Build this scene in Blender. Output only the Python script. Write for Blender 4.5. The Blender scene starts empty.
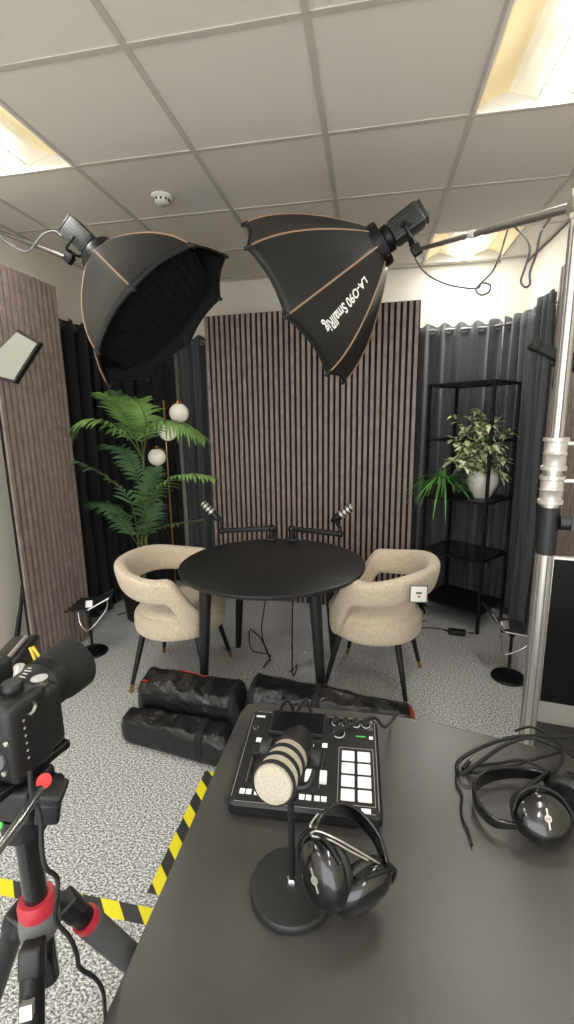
import bpy, bmesh, math, random
from math import sin, cos, pi, radians as R
from mathutils import Vector as V, Matrix, Euler

SC = bpy.context.scene
COL = SC.collection
random.seed(7)

# ------------------------------------------------------------------ camera, exposure
YAW, PITCH, ROLL, FPX, EYE = -0.1823, 0.1959, -0.0157, 453.2, 1.55
fw = V((sin(YAW)*cos(PITCH), cos(YAW)*cos(PITCH), -sin(PITCH)))
r0 = V((cos(YAW), -sin(YAW), 0)); u0 = r0.cross(fw)
rt = r0*cos(ROLL) + u0*sin(ROLL); up = -r0*sin(ROLL) + u0*cos(ROLL)
cam = bpy.data.objects.new('camera', bpy.data.cameras.new('camera')); COL.objects.link(cam)
m = Matrix((rt, up, -fw)).transposed().to_4x4(); m.translation = V((0, 0, EYE)); cam.matrix_world = m
cam.data.sensor_fit = 'VERTICAL'; cam.data.sensor_height = 36; cam.data.lens = FPX*36/1024
cam.data.clip_start = 0.02
SC.camera = cam
SC.view_settings.view_transform = 'Standard'; SC.view_settings.look = 'None'
SC.view_settings.gamma = 1; SC.view_settings.use_curve_mapping = False
SC.view_settings.exposure = 0.5
LAMP = 40.0          # strength of the bright tube strip of every ceiling fixture
GLOW = 0.27           # emission standing in for strip light on the warm side panels and reflectors
wd = bpy.data.worlds.new('world'); SC.world = wd; wd.use_nodes = True
wd.node_tree.nodes['Background'].inputs[0].default_value = (.94, .97, 1, 1)
wd.node_tree.nodes['Background'].inputs[1].default_value = 3.2  # ambient fill, added to enter through the rear left without a wall

def ray(px, py): return fw + rt*((px-287)/FPX) - up*((py-512)/FPX)
def at(px, py, d): return V((0, 0, EYE)) + ray(px, py)*d          # point of the room at depth d
def atZ(px, py, z): d = ray(px, py); return V((0, 0, EYE)) + d*((z-EYE)/d.z)
def atY(px, py, y): d = ray(px, py); return V((0, 0, EYE)) + d*(y/d.y)
def atX(px, py, x): d = ray(px, py); return V((0, 0, EYE)) + d*(x/d.x)

# ------------------------------------------------------------------ materials
def srgb(c): return tuple(((x/255)/12.92 if x/255 < .04045 else ((x/255+.055)/1.055)**2.4) for x in c)
def mat(name, c, rough=.5, metal=0, emit=None, es=1, coat=0, spec=.5, sheen=0, noise=0, nscale=40, bump=0, bscale=200, alpha=None):
    mt = bpy.data.materials.new(name); mt.use_nodes = True; nt = mt.node_tree; b = nt.nodes['Principled BSDF']
    col = (*srgb(c), 1)
    b.inputs['Base Color'].default_value = col
    b.inputs['Roughness'].default_value = rough; b.inputs['Metallic'].default_value = metal
    b.inputs['Specular IOR Level'].default_value = spec
    b.inputs['Coat Weight'].default_value = coat; b.inputs['Sheen Weight'].default_value = sheen
    tc = nt.nodes.new('ShaderNodeTexCoord')
    if emit:
        b.inputs['Emission Color'].default_value = (*srgb(emit), 1); b.inputs['Emission Strength'].default_value = es
    if noise:
        n = nt.nodes.new('ShaderNodeTexNoise'); n.inputs['Scale'].default_value = nscale; n.inputs['Detail'].default_value = 4
        nt.links.new(tc.outputs['Object'], n.inputs['Vector'])
        rp = nt.nodes.new('ShaderNodeValToRGB')
        rp.color_ramp.elements[0].position = .3; rp.color_ramp.elements[1].position = .7
        rp.color_ramp.elements[0].color = (*[x*(1-noise) for x in col[:3]], 1)
        rp.color_ramp.elements[1].color = (*[min(1, x*(1+noise)) for x in col[:3]], 1)
        nt.links.new(n.outputs['Fac'], rp.inputs['Fac']); nt.links.new(rp.outputs['Color'], b.inputs['Base Color'])
    if bump:
        n = nt.nodes.new('ShaderNodeTexNoise'); n.inputs['Scale'].default_value = bscale; n.inputs['Detail'].default_value = 3
        nt.links.new(tc.outputs['Object'], n.inputs['Vector'])
        bp = nt.nodes.new('ShaderNodeBump'); bp.inputs['Strength'].default_value = bump; bp.inputs['Distance'].default_value = .004
        nt.links.new(n.outputs['Fac'], bp.inputs['Height']); nt.links.new(bp.outputs['Normal'], b.inputs['Normal'])
    return mt
M = dict(
 wall=mat('wall_paint', (228, 222, 208), .8, noise=.03, nscale=3),
 tile=mat('ceiling_tile', (228, 222, 213), .95, noise=.04, nscale=260, bump=.15, bscale=400),
 tbar=mat('ceiling_bar', (196, 190, 180), .6),
 skirt=mat('skirting', (190, 184, 172), .5),
 wood=mat('walnut_slat', (143, 128, 121), .55, noise=.22, nscale=14),
 felt=mat('black_felt', (24, 20, 19), .95),
 curtain=mat('curtain_cloth', (66, 69, 70), .75, noise=.12, nscale=25, sheen=.3, bump=.3, bscale=500),
 shadecurtain=mat('shaded_curtain_cloth', (17, 17, 18), .85, sheen=.1, bump=.3, bscale=500),  # near-black copy of the curtain cloth, left-side shade put into its colour
 basegrey=mat('satin_dark_metal', (44, 44, 44), .42, metal=.2),
 panelblack=mat('black_panel', (7, 7, 8), .35, spec=.2),
 rod=mat('rod_metal', (128, 127, 125), .42, metal=1),
 black=mat('black_plastic', (22, 22, 23), .45),
 blackgloss=mat('black_gloss', (14, 14, 15), .18, coat=.5),
 blackmatt=mat('black_matt', (20, 20, 21), .8),
 blackmetal=mat('black_metal', (24, 24, 25), .4, metal=.4),
 table=mat('black_tabletop', (30, 30, 31), .42, noise=.15, nscale=8),
 boucle=mat('cream_boucle', (208, 192, 168), .95, noise=.16, nscale=110, bump=.9, bscale=160, sheen=.3),
 gold=mat('brass', (176, 138, 82), .3, metal=1),
 brown=mat('tan_piping', (146, 118, 94), .7),
 fabric=mat('softbox_fabric', (22, 22, 22), .42, noise=.12, nscale=6, bump=.5, bscale=9),
 inner=mat('softbox_inner', (10, 10, 10), .8),
 white=mat('white_plastic', (228, 226, 220), .45),
 ink=mat('white_ink', (235, 235, 232), .6),
 grey=mat('grey_plastic', (96, 96, 96), .5),
 lamp=mat('lamp_body', (40, 42, 39), .45, noise=.1, nscale=20),
 chrome=mat('chrome', (205, 205, 205), .2, metal=1),
 alu=mat('brushed_aluminium', (200, 196, 190), .4, metal=1),
 bag=mat('nylon_bag', (27, 27, 28), .38, bump=.7, bscale=22),
 red=mat('red_zip', (150, 40, 34), .5),
 orange=mat('orange_end', (150, 66, 48), .6),
 ceramic=mat('white_ceramic', (226, 222, 212), .3, coat=.3),
 soil=mat('potting_soil', (45, 35, 27), .95, noise=.3, nscale=60),
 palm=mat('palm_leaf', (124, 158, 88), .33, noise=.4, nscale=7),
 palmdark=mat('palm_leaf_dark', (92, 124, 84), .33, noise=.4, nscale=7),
 stem=mat('green_stem', (86, 104, 52), .6),
 fern=mat('fern_leaf', (100, 158, 76), .5, noise=.35, nscale=12),
 glass=mat('globe_glass', (240, 236, 222), .25, emit=(255, 244, 220), es=.12),
 rubber=mat('black_rubber', (16, 16, 16), .6),
 foam=mat('grey_foam', (74, 74, 74), .9, bump=.3, bscale=300),
 collar=mat('red_collar', (176, 44, 58), .4),
 redbutton=mat('red_button', (214, 48, 44), .4),
 screen=mat('dark_screen', (22, 22, 24), .12, coat=.3),
 padkey=mat('white_pad', (236, 236, 236), .4, emit=(240, 240, 240), es=.12),
 silver=mat('silver_plastic', (196, 192, 186), .35, metal=.6),
 greyglass=mat('grey_diffuser', (150, 150, 138), .5),
 micmesh=mat('cream_mesh', (206, 198, 178), .6, noise=.25, nscale=700, bump=1, bscale=700),
 leather=mat('black_leatherette', (26, 26, 26), .4, bump=.5, bscale=160),
 chinaink=mat('red_ink', (170, 60, 60), .6),
 green=mat('green_mark', (90, 200, 90), .5),
 yellow=mat('yellow_mark', (214, 190, 70), .5),
 bulb=mat('fixture_strip', (255, 255, 255), .5, emit=(255, 253, 250), es=LAMP),
 side=mat('fixture_side', (240, 226, 188), .4, emit=(255, 224, 158), es=GLOW),
 cream=mat('fixture_reflector', (240, 236, 222), .4, emit=(255, 240, 205), es=GLOW*1.3),
)
for n_ in M['bag'].node_tree.nodes:
    if n_.type == 'BUMP': n_.inputs['Distance'].default_value = .014
M['bag'].node_tree.nodes['Principled BSDF'].inputs['Roughness'].default_value = .3
def node_mat(name): 
    mt = bpy.data.materials.new(name); mt.use_nodes = True; return mt, mt.node_tree, mt.node_tree.nodes['Principled BSDF']
# carpet: flecked grey loop pile
mt, nt, b = node_mat('carpet'); M['carpet'] = mt
tc = nt.nodes.new('ShaderNodeTexCoord')
n1 = nt.nodes.new('ShaderNodeTexNoise'); n1.inputs['Scale'].default_value = 105; n1.inputs['Detail'].default_value = 5; n1.inputs['Roughness'].default_value = .75
mp = nt.nodes.new('ShaderNodeMapping'); mp.inputs['Scale'].default_value = (1, 1.5, 1)
nt.links.new(tc.outputs['Object'], mp.inputs[0]); nt.links.new(mp.outputs[0], n1.inputs['Vector'])
rp = nt.nodes.new('ShaderNodeValToRGB'); nt.links.new(n1.outputs['Fac'], rp.inputs['Fac'])
rp.color_ramp.elements[0].position = .42; rp.color_ramp.elements[0].color = (*srgb((80, 81, 83)), 1)
rp.color_ramp.elements[1].position = .58; rp.color_ramp.elements[1].color = (*srgb((240, 240, 238)), 1)
e = rp.color_ramp.elements.new(.5); e.color = (*srgb((172, 172, 172)), 1)
nt.links.new(rp.outputs['Color'], b.inputs['Base Color']); b.inputs['Roughness'].default_value = .95
bp = nt.nodes.new('ShaderNodeBump'); bp.inputs['Strength'].default_value = .5; bp.inputs['Distance'].default_value = .004
nt.links.new(n1.outputs['Fac'], bp.inputs['Height']); nt.links.new(bp.outputs['Normal'], b.inputs['Normal'])
# desk: worn satin dark laminate
mt, nt, b = node_mat('desk_laminate'); M['desk'] = mt
tc = nt.nodes.new('ShaderNodeTexCoord')
n1 = nt.nodes.new('ShaderNodeTexNoise'); n1.inputs['Scale'].default_value = 5; n1.inputs['Detail'].default_value = 8; n1.inputs['Roughness'].default_value = .65
n2 = nt.nodes.new('ShaderNodeTexNoise'); n2.inputs['Scale'].default_value = 260; n2.inputs['Detail'].default_value = 2
nt.links.new(tc.outputs['Object'], n1.inputs['Vector']); nt.links.new(tc.outputs['Object'], n2.inputs['Vector'])
rp = nt.nodes.new('ShaderNodeValToRGB'); nt.links.new(n1.outputs['Fac'], rp.inputs['Fac'])
rp.color_ramp.elements[0].position = .3; rp.color_ramp.elements[0].color = (*srgb((58, 56, 54)), 1)
rp.color_ramp.elements[1].position = .75; rp.color_ramp.elements[1].color = (*srgb((78, 75, 72)), 1)
nt.links.new(rp.outputs['Color'], b.inputs['Base Color'])
mr = nt.nodes.new('ShaderNodeMapRange'); mr.inputs['To Min'].default_value = .27; mr.inputs['To Max'].default_value = .42; b.inputs['Specular IOR Level'].default_value = .8
nt.links.new(n1.outputs['Fac'], mr.inputs['Value']); nt.links.new(mr.outputs['Result'], b.inputs['Roughness'])
bp = nt.nodes.new('ShaderNodeBump'); bp.inputs['Strength'].default_value = .12; bp.inputs['Distance'].default_value = .001
nt.links.new(n2.outputs['Fac'], bp.inputs['Height']); nt.links.new(bp.outputs['Normal'], b.inputs['Normal'])
# hazard tape: diagonal stripes
def tape_mat(name, ax, ay):
    mt, nt, b = node_mat(name)
    tc = nt.nodes.new('ShaderNodeTexCoord'); sp = nt.nodes.new('ShaderNodeSeparateXYZ'); nt.links.new(tc.outputs['Object'], sp.inputs[0])
    a = nt.nodes.new('ShaderNodeMath'); a.operation = 'MULTIPLY'; a.inputs[1].default_value = ax
    c = nt.nodes.new('ShaderNodeMath'); c.operation = 'MULTIPLY_ADD'; c.inputs[1].default_value = ay
    nt.links.new(sp.outputs['X'], a.inputs[0]); nt.links.new(sp.outputs['Y'], c.inputs[0]); nt.links.new(a.outputs[0], c.inputs[2])
    f = nt.nodes.new('ShaderNodeMath'); f.operation = 'FRACT'; nt.links.new(c.outputs[0], f.inputs[0])
    g = nt.nodes.new('ShaderNodeMath'); g.operation = 'GREATER_THAN'; g.inputs[1].default_value = .5; nt.links.new(f.outputs[0], g.inputs[0])
    mx = nt.nodes.new('ShaderNodeMix'); mx.data_type = 'RGBA'; mx.inputs['A'].default_value = (*srgb((238, 226, 40)), 1)
    mx.inputs['B'].default_value = (*srgb((52, 52, 52)), 1); nt.links.new(g.outputs[0], mx.inputs['Factor'])
    nt.links.new(mx.outputs['Result'], b.inputs['Base Color']); b.inputs['Roughness'].default_value = .4
    return mt
# variegated leaf: cream edged green
mt, nt, b = node_mat('variegated_leaf'); M['varie'] = mt
tc = nt.nodes.new('ShaderNodeTexCoord'); n1 = nt.nodes.new('ShaderNodeTexNoise'); n1.inputs['Scale'].default_value = 30
nt.links.new(tc.outputs['Object'], n1.inputs['Vector']); rp = nt.nodes.new('ShaderNodeValToRGB'); nt.links.new(n1.outputs['Fac'], rp.inputs['Fac'])
rp.color_ramp.elements[0].position = .45; rp.color_ramp.elements[0].color = (*srgb((86, 112, 56)), 1)
rp.color_ramp.elements[1].position = .54; rp.color_ramp.elements[1].color = (*srgb((232, 232, 196)), 1)
nt.links.new(rp.outputs['Color'], b.inputs['Base Color']); b.inputs['Roughness'].default_value = .45

# ------------------------------------------------------------------ mesh helpers
class MB:
    def __init__(s): s.v = []; s.f = []; s.mi = []; s.k = 0
    def add(s, vs, fs):
        o = len(s.v); s.v += [tuple(v) for v in vs]; s.f += [tuple(i+o for i in f) for f in fs]; s.mi += [s.k]*len(fs); return s
    def box(s, c, size, rot=None, bev=0):
        """box; bev > 0 chamfers all twelve edges"""
        hx, hy, hz = [d/2 for d in size]; c = V(c)
        Rm = rot.to_matrix() if isinstance(rot, Euler) else (rot if rot else Matrix.Identity(3))
        if bev <= 0:
            vs = [c + Rm@V((x*hx, y*hy, z*hz)) for x in (-1, 1) for y in (-1, 1) for z in (-1, 1)]
            return s.add(vs, [(0,1,3,2), (4,6,7,5), (0,4,5,1), (2,3,7,6), (0,2,6,4), (1,5,7,3)])
        bm = bmesh.new(); bmesh.ops.create_cube(bm, size=1)
        for v in bm.verts: v.co = V((v.co.x*size[0], v.co.y*size[1], v.co.z*size[2]))
        bmesh.ops.bevel(bm, geom=bm.edges[:], offset=bev, segments=3, profile=.5, affect='EDGES')
        bm.verts.index_update()
        vs = [c + Rm@v.co for v in bm.verts]; fs = [[v.index for v in f.verts] for f in bm.faces]; bm.free()
        return s.add(vs, fs)
    def lathe(s, prof, c=(0,0,0), axis=None, seg=32, cap=True):
        """profile of (radius, height) turned about axis through c"""
        c = V(c); q = V((0,0,1)).rotation_difference(V(axis).normalized()).to_matrix() if axis else Matrix.Identity(3)
        vs = []; fs = []
        for r, z in prof:
            for i in range(seg):
                a = 2*pi*i/seg; vs.append(c + q@V((r*cos(a), r*sin(a), z)))
        for k in range(len(prof)-1):
            for i in range(seg):
                j = (i+1) % seg; fs.append((k*seg+i, k*seg+j, (k+1)*seg+j, (k+1)*seg+i))
        if cap:
            if prof[0][0] > 1e-5: fs.append(tuple(range(seg))[::-1])
            if prof[-1][0] > 1e-5: fs.append(tuple((len(prof)-1)*seg+i for i in range(seg)))
        return s.add(vs, fs)
    def cyl(s, a, b, r, r2=None, seg=20, bev=0):
        a = V(a); b = V(b); L = (b-a).length; r2 = r if r2 is None else r2
        p = [(r, 0), (r2, L)] if not bev else [(r-bev, 0), (r, bev), (r2, L-bev), (r2-bev, L)]
        return s.lathe(p, a, b-a, seg)
    def tube(s, pts, r, seg=10, smooth=0, cap=True):
        pts = [V(p) for p in pts]
        rad = list(r) if isinstance(r, (list, tuple)) else [r]*len(pts)
        if smooth: pts, rad = spline(pts, rad, smooth)
        n = len(pts); T = [(pts[min(i+1, n-1)]-pts[max(i-1, 0)]).normalized() for i in range(n)]
        N = T[0].orthogonal().normalized(); vs = []; fs = []
        for i in range(n):
            if i: N = (T[i-1].rotation_difference(T[i]).to_matrix()@N); N = (N - T[i]*N.dot(T[i])).normalized()
            B = T[i].cross(N)
            for k in range(seg):
                a = 2*pi*k/seg; vs.append(pts[i] + (N*cos(a)+B*sin(a))*rad[i])
        for i in range(n-1):
            for k in range(seg):
                j = (k+1) % seg; fs.append((i*seg+k, i*seg+j, (i+1)*seg+j, (i+1)*seg+k))
        if cap: fs.append(tuple(range(seg))[::-1]); fs.append(tuple((n-1)*seg+k for k in range(seg)))
        return s.add(vs, fs)
    def prism(s, poly, z0, z1, mtx=None):
        n = len(poly); mtx = mtx or Matrix.Identity(4)
        vs = [mtx@V((x, y, z)) for z in (z0, z1) for x, y in poly]
        return s.add(vs, [tuple(range(n))[::-1], tuple(range(n, 2*n))] + [(i, (i+1) % n, n+(i+1) % n, n+i) for i in range(n)])
    def grid(s, fn, nu, nv, closeu=False, closev=False):
        vs = [fn(i/(nu if closeu else nu-1), j/(nv if closev else nv-1)) for i in range(nu) for j in range(nv)]
        fs = []
        for i in range(nu if closeu else nu-1):
            for j in range(nv if closev else nv-1):
                a, b2 = (i+1) % nu, (j+1) % nv; fs.append((i*nv+j, a*nv+j, a*nv+b2, i*nv+b2))
        return s.add(vs, fs)
    def ball(s, c, r, seg=20, sc=(1,1,1), rot=None):
        c = V(c); q = rot or Matrix.Identity(3)
        return s.grid(lambda u, v: c + q@V((r*sc[0]*sin(pi*(.002+.996*v))*cos(2*pi*u), r*sc[1]*sin(pi*(.002+.996*v))*sin(2*pi*u), r*sc[2]*cos(pi*(.002+.996*v)))), seg, seg//2+2, closeu=True)
    def build(s, name, mats, parent=None, smooth=40, solid=0):
        me = bpy.data.meshes.new(name); me.from_pydata(s.v, [], s.f); me.validate()
        o = bpy.data.objects.new(name, me); COL.objects.link(o)
        for x in (mats if isinstance(mats, (list, tuple)) else [mats]): me.materials.append(M[x] if isinstance(x, str) else x)
        if max(s.mi or [0]): me.polygons.foreach_set('material_index', s.mi)
        bm = bmesh.new(); bm.from_mesh(me); bmesh.ops.recalc_face_normals(bm, faces=bm.faces[:]); bm.to_mesh(me); bm.free()
        if smooth:
            me.shade_smooth(); me.set_sharp_from_angle(angle=R(smooth))
        if solid:
            md = o.modifiers.new('thickness', 'SOLIDIFY'); md.thickness = solid; md.offset = 0
        if parent: o.parent = parent
        return o
def spline(pts, rad, n):
    out = []; ro = []
    for i in range(len(pts)-1):
        p0, p1, p2, p3 = pts[max(i-1, 0)], pts[i], pts[i+1], pts[min(i+2, len(pts)-1)]
        for k in range(n):
            t = k/n; out.append(.5*((2*p1)+(p2-p0)*t+(2*p0-5*p1+4*p2-p3)*t*t+(-p0+3*p1-3*p2+p3)*t**3)); ro.append(rad[i]*(1-t)+rad[i+1]*t)
    out.append(pts[-1]); ro.append(rad[-1]); return out, ro
def tag(o, label, cat=None, group=None, kind=None):
    if label: o['label'] = label
    if cat: o['category'] = cat
    if group: o['group'] = group
    if kind: o['kind'] = kind
    return o
def thing(name, label, cat, loc=(0,0,0), rz=0, group=None):
    o = bpy.data.objects.new(name, None); COL.objects.link(o); o.location = loc; o.rotation_euler = (0, 0, rz); o.empty_display_size = .05
    return tag(o, label, cat, group)
def wthing(name, label, cat, base, group=None):
    """a thing whose parts are written in room coordinates: the parts are shifted to the base afterwards"""
    return thing(name, label, cat, base, 0, group)
def settle(root):
    """shift parts written in room coordinates into the space of their thing's base"""
    off = V(root.location)
    for c in root.children:
        if c.get('_w'): continue
        c.data.transform(Matrix.Translation(-off)); c['_w'] = 1
        for g in c.children: g.data.transform(Matrix.Translation(-off)); g['_w'] = 1
    for c in root.children:
        del c['_w']
        for g in c.children: del g['_w']
def copy_tree(o, parent=None):
    c = o.copy(); COL.objects.link(c); c.parent = parent
    for ch in list(o.children): copy_tree(ch, c)
    return c
def struct(name, mb, mats, smooth=0): return tag(mb.build(name, mats, smooth=smooth), None, kind='structure')
def basis(z, x=None):
    z = V(z).normalized(); x = V(x) if x else z.orthogonal(); x = (x - z*x.dot(z)).normalized(); y = z.cross(x)
    return Matrix((x, y, z)).transposed()
def text_mesh(txt, size, mat_name, fn, name, parent, extrude=.0, dense=False):
    cu = bpy.data.curves.new(name, 'FONT'); cu.body = txt; cu.size = size; cu.resolution_u = 3; cu.offset = .003
    cu.align_x = 'CENTER'; cu.align_y = 'CENTER'; cu.extrude = extrude
    t = bpy.data.objects.new(name, cu); COL.objects.link(t); bpy.context.view_layer.update()
    me = bpy.data.meshes.new_from_object(t.evaluated_get(bpy.context.evaluated_depsgraph_get())); bpy.data.objects.remove(t)
    bm = bmesh.new(); bm.from_mesh(me)
    if dense: bmesh.ops.triangulate(bm, faces=bm.faces[:]); bmesh.ops.subdivide_edges(bm, edges=bm.edges[:], cuts=2)
    for v in bm.verts: v.co = fn(v.co)
    bm.to_mesh(me); bm.free(); me.name = name; me.materials.clear(); me.materials.append(M[mat_name])
    o = bpy.data.objects.new(name, me); COL.objects.link(o); o.parent = parent; return o

# ------------------------------------------------------------------ room
X0, X1, Y0, Y1, H = -2.28, 1.2, -2.6, 4.13, 2.766
struct('floor', MB().box(((X0+X1)/2, (Y0+Y1)/2, -.05), (X1-X0+.4, Y1-Y0+.4, .1)), 'carpet')
struct('wall_left', MB().box((X0-.05, (Y0+Y1)/2, H/2), (.1, Y1-Y0+.2, H)), 'wall')
struct('wall_right', MB().box((X1+.05, (Y0+Y1)/2, H/2), (.1, Y1-Y0+.2, H)), 'wall')
struct('wall_back', MB().box(((X0+X1)/2, Y1+.05, H/2), (X1-X0, .1, H)).box((1.09, Y1-.03, H/2), (.22, .06, H-.002)), 'wall')
struct('baseboard_left', MB().box((X0+.008, (Y0+Y1)/2, .05), (.016, Y1-Y0-.02, .1)), 'skirt')
struct('baseboard_right', MB().box((X1-.008, (Y0+Y1)/2, .05), (.016, Y1-Y0-.02, .1)), 'skirt')
gx, gy = -1.418, 2.237
FIX = [(-1, -1), (3, -1), (3, 2), (-1, -4), (3, -4), (-1, -6), (3, -6)]  # cells behind the camera are unseen lights, added to brighten the room
cells = set(FIX)
mb = MB()
bars = MB()
xs = [X0] + [gx+i*.6 for i in range(-1, 5)] + [X1]
ys = [Y0] + [gy+j*.6 for j in range(-8, 4)] + [Y1]
xs = [x for x in xs if X0 <= x <= X1]; ys = [y for y in ys if Y0 <= y <= Y1]
for i in range(len(xs)-1):
    for j in range(len(ys)-1):
        ci = round((xs[i]-gx)/.6) if abs((xs[i]-gx)/.6-round((xs[i]-gx)/.6)) < .01 else None
        cj = round((ys[j]-gy)/.6) if abs((ys[j]-gy)/.6-round((ys[j]-gy)/.6)) < .01 else None
        if (ci, cj) in cells: continue
        mb.box(((xs[i]+xs[i+1])/2, (ys[j]+ys[j+1])/2, H+.012), (xs[i+1]-xs[i], ys[j+1]-ys[j], .018))
mb.k = 1
for x in xs[1:-1]: mb.box((x, (Y0+Y1)/2, H+.002), (.024, Y1-Y0, .008))
for y in ys[1:-1]: mb.box(((X0+X1)/2, y, H+.0025), (X1-X0, .0236, .007))
mb.box((X0+.012, (Y0+Y1)/2, H+.001), (.024, Y1-Y0, .006)).box((X1-.012, (Y0+Y1)/2, H+.001), (.024, Y1-Y0, .006)).box(((X0+X1)/2, Y1-.012, H+.001), (X1-X0, .024, .006))
struct('ceiling', mb, ['tile', 'tbar'])
struct('trim_1', MB().box(((X0+X1)/2, (Y0+Y1)/2, H+.19), (X1-X0+.2, Y1-Y0+.2, .02)), 'wall')   # slab above the tiles

# ------------------------------------------------------------------ ceiling fixtures
def make_fixture():
    t = thing('ceiling_light', '', 'ceiling light')
    a = .288
    f = MB()
    for sx, sy, lx, ly in ((-1,0,.012,.6), (1,0,.012,.6), (0,-1,.576,.012), (0,1,.576,.012)):
        f.box((sx*.294, sy*.294, .004), (lx, ly, .014)).box((sx*.294, sy*.294, .05), (lx, ly, .08))
    f.box((0, 0, .095), (.6, .6, .01)); f.build('frame', 'white', t, smooth=0)
    for s in (-1, 1):
        MB().grid(lambda u, v: V((s*(.286-.118*u), -.286+.572*v, .012+.05*sin(u*pi/2))), 8, 2).build('side_panel', 'side', t, solid=.003)
        MB().grid(lambda u, v: V((s*(.168-.11*u), -.286+.572*v, .062-.035*u)), 4, 2).build('reflector', 'cream', t, solid=.003)
    m = MB().box((0, 0, .024), (.118, .572, .016)); m.k = 1; m.box((0, 0, .0150), (.106, .560, .002))
    m.build('lamp_strip', ['white', 'bulb'], t, smooth=0)
    return t
fx = make_fixture()
flab = {(-1,-1): 'square recessed ceiling light at the left edge above the left softbox boom', (3,-1): 'large bright recessed ceiling light at the top right corner',
        (3,2): 'far recessed ceiling light above the right curtains near back wall', (-1,-4): 'unseen recessed ceiling light added behind the camera on the left', (3,-4): 'unseen recessed ceiling light added behind the camera on the right',
        (-1,-6): 'unseen rearmost recessed ceiling light added on the left', (3,-6): 'unseen rearmost recessed ceiling light added on the right'}
for k, (i, j) in enumerate(FIX):
    o = fx if k == 0 else copy_tree(fx)
    o.location = (gx+(i+.5)*.6, gy+(j+.5)*.6, H); o['label'] = flab[(i, j)]; o['group'] = 'recessed ceiling lights'

t = thing('smoke_detector', 'round white smoke detector on the ceiling tile left of centre', 'smoke detector', (-1.14, 2.58, H-.002))
MB().lathe([(.0, -.001), (.055, -.001), (.055, -.012), (.05, -.016), (.0, -.016)], seg=32).build('base', 'white', t)
MB().lathe([(.042, -.016), (.04, -.034), (.03, -.042), (0, -.044)], seg=28).build('cap', 'white', t)
mv = MB()
for k in range(10): a = k*pi/5; mv.box((.040*cos(a), .040*sin(a), -.026), (.006, .012, .010), Euler((0, 0, a)))
mv.build('vent', 'blackmatt', t)

# ------------------------------------------------------------------ slat wall panels
def slat_panel(label, p0, p1, n, z1, out, z0=.0):
    p0 = V(p0); p1 = V(p1); d = p1-p0; L = d.length; d.normalize(); a = math.atan2(d.y, d.x)
    t = thing('slat_panel', label, 'wall panel', (p0.x, p0.y, 0), a, 'slatted acoustic panels')
    s = 1 if d.cross(V((0,0,1))).dot(V(out)) > 0 else -1           # local -y faces out when s=1
    MB().box((L/2, s*.006, (z0+z1)/2), (L, .009, z1-z0)).build('felt_backing', 'felt', t, smooth=0)
    m = MB(); pit = L/n
    for k in range(n): m.box((pit*(k+.5), -s*.006, (z0+z1)/2), (pit*.56, .016, z1-z0-.004), bev=0)
    m.build('slats', 'wood', t, smooth=0)
    return t
slat_panel('wood slat acoustic panel leaning at the left wall behind the camera tripod', (-2.05, 2.27, 0), (-2.05, 2.87, 0), 13, 2.44, (1, 0, 0))
slat_panel('wide wood slat acoustic panel standing behind the round table', (-1.35, 3.74, 0), (.34, 3.62, 0), 38, 2.40, (0, -1, 0))
slat_panel('wood slat acoustic panel on the right wall behind the silver pole', (1.16, 2.10, 0), (1.16, 3.33, 0), 31, 2.47, (-1, 0, 0))

# ------------------------------------------------------------------ curtains and rod
rodz = 2.26
rodpts = [(-2.19, 3.05, rodz), (-2.19, 3.6, rodz), (-2.14, 3.9, rodz), (-1.95, 4.03, rodz), (-1.5, 4.05, rodz), (0, 4.05, rodz), (.75, 4.03, rodz), (.98, 3.95, rodz), (1.09, 3.8, rodz), (1.12, 3.6, rodz), (1.13, 3.30, rodz)]
t = wthing('curtain_rod', 'thin metal curtain rod running round the back corners', 'curtain rod', (0, 4.05, rodz))
MB().tube(rodpts, .009, smooth=6).build('rod', 'rod', t)
br = MB()
for x, y in ((-1.6, 4.05), (.36, 4.05)): br.cyl((x, y, rodz), (x, 4.128, rodz), .006).cyl((x, 4.12, rodz), (x, 4.129, rodz), .02)
br.build('bracket', 'rod', t); settle(t)
dense, _ = spline([V(p) for p in rodpts], [0]*len(rodpts), 24)
cum = [0]
for i in range(1, len(dense)): cum.append(cum[-1]+(dense[i]-dense[i-1]).length)
def rodat(s):
    for i in range(1, len(cum)):
        if cum[i] >= s or i == len(cum)-1:
            f = (s-cum[i-1])/max(1e-6, cum[i]-cum[i-1]); p = dense[i-1].lerp(dense[i], f); d = (dense[i]-dense[i-1]).normalized(); return p, d.cross(V((0, 0, 1)))
def s_of(x, y): return min(zip([(p-V((x, y, rodz))).length for p in dense], cum))[1]
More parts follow.
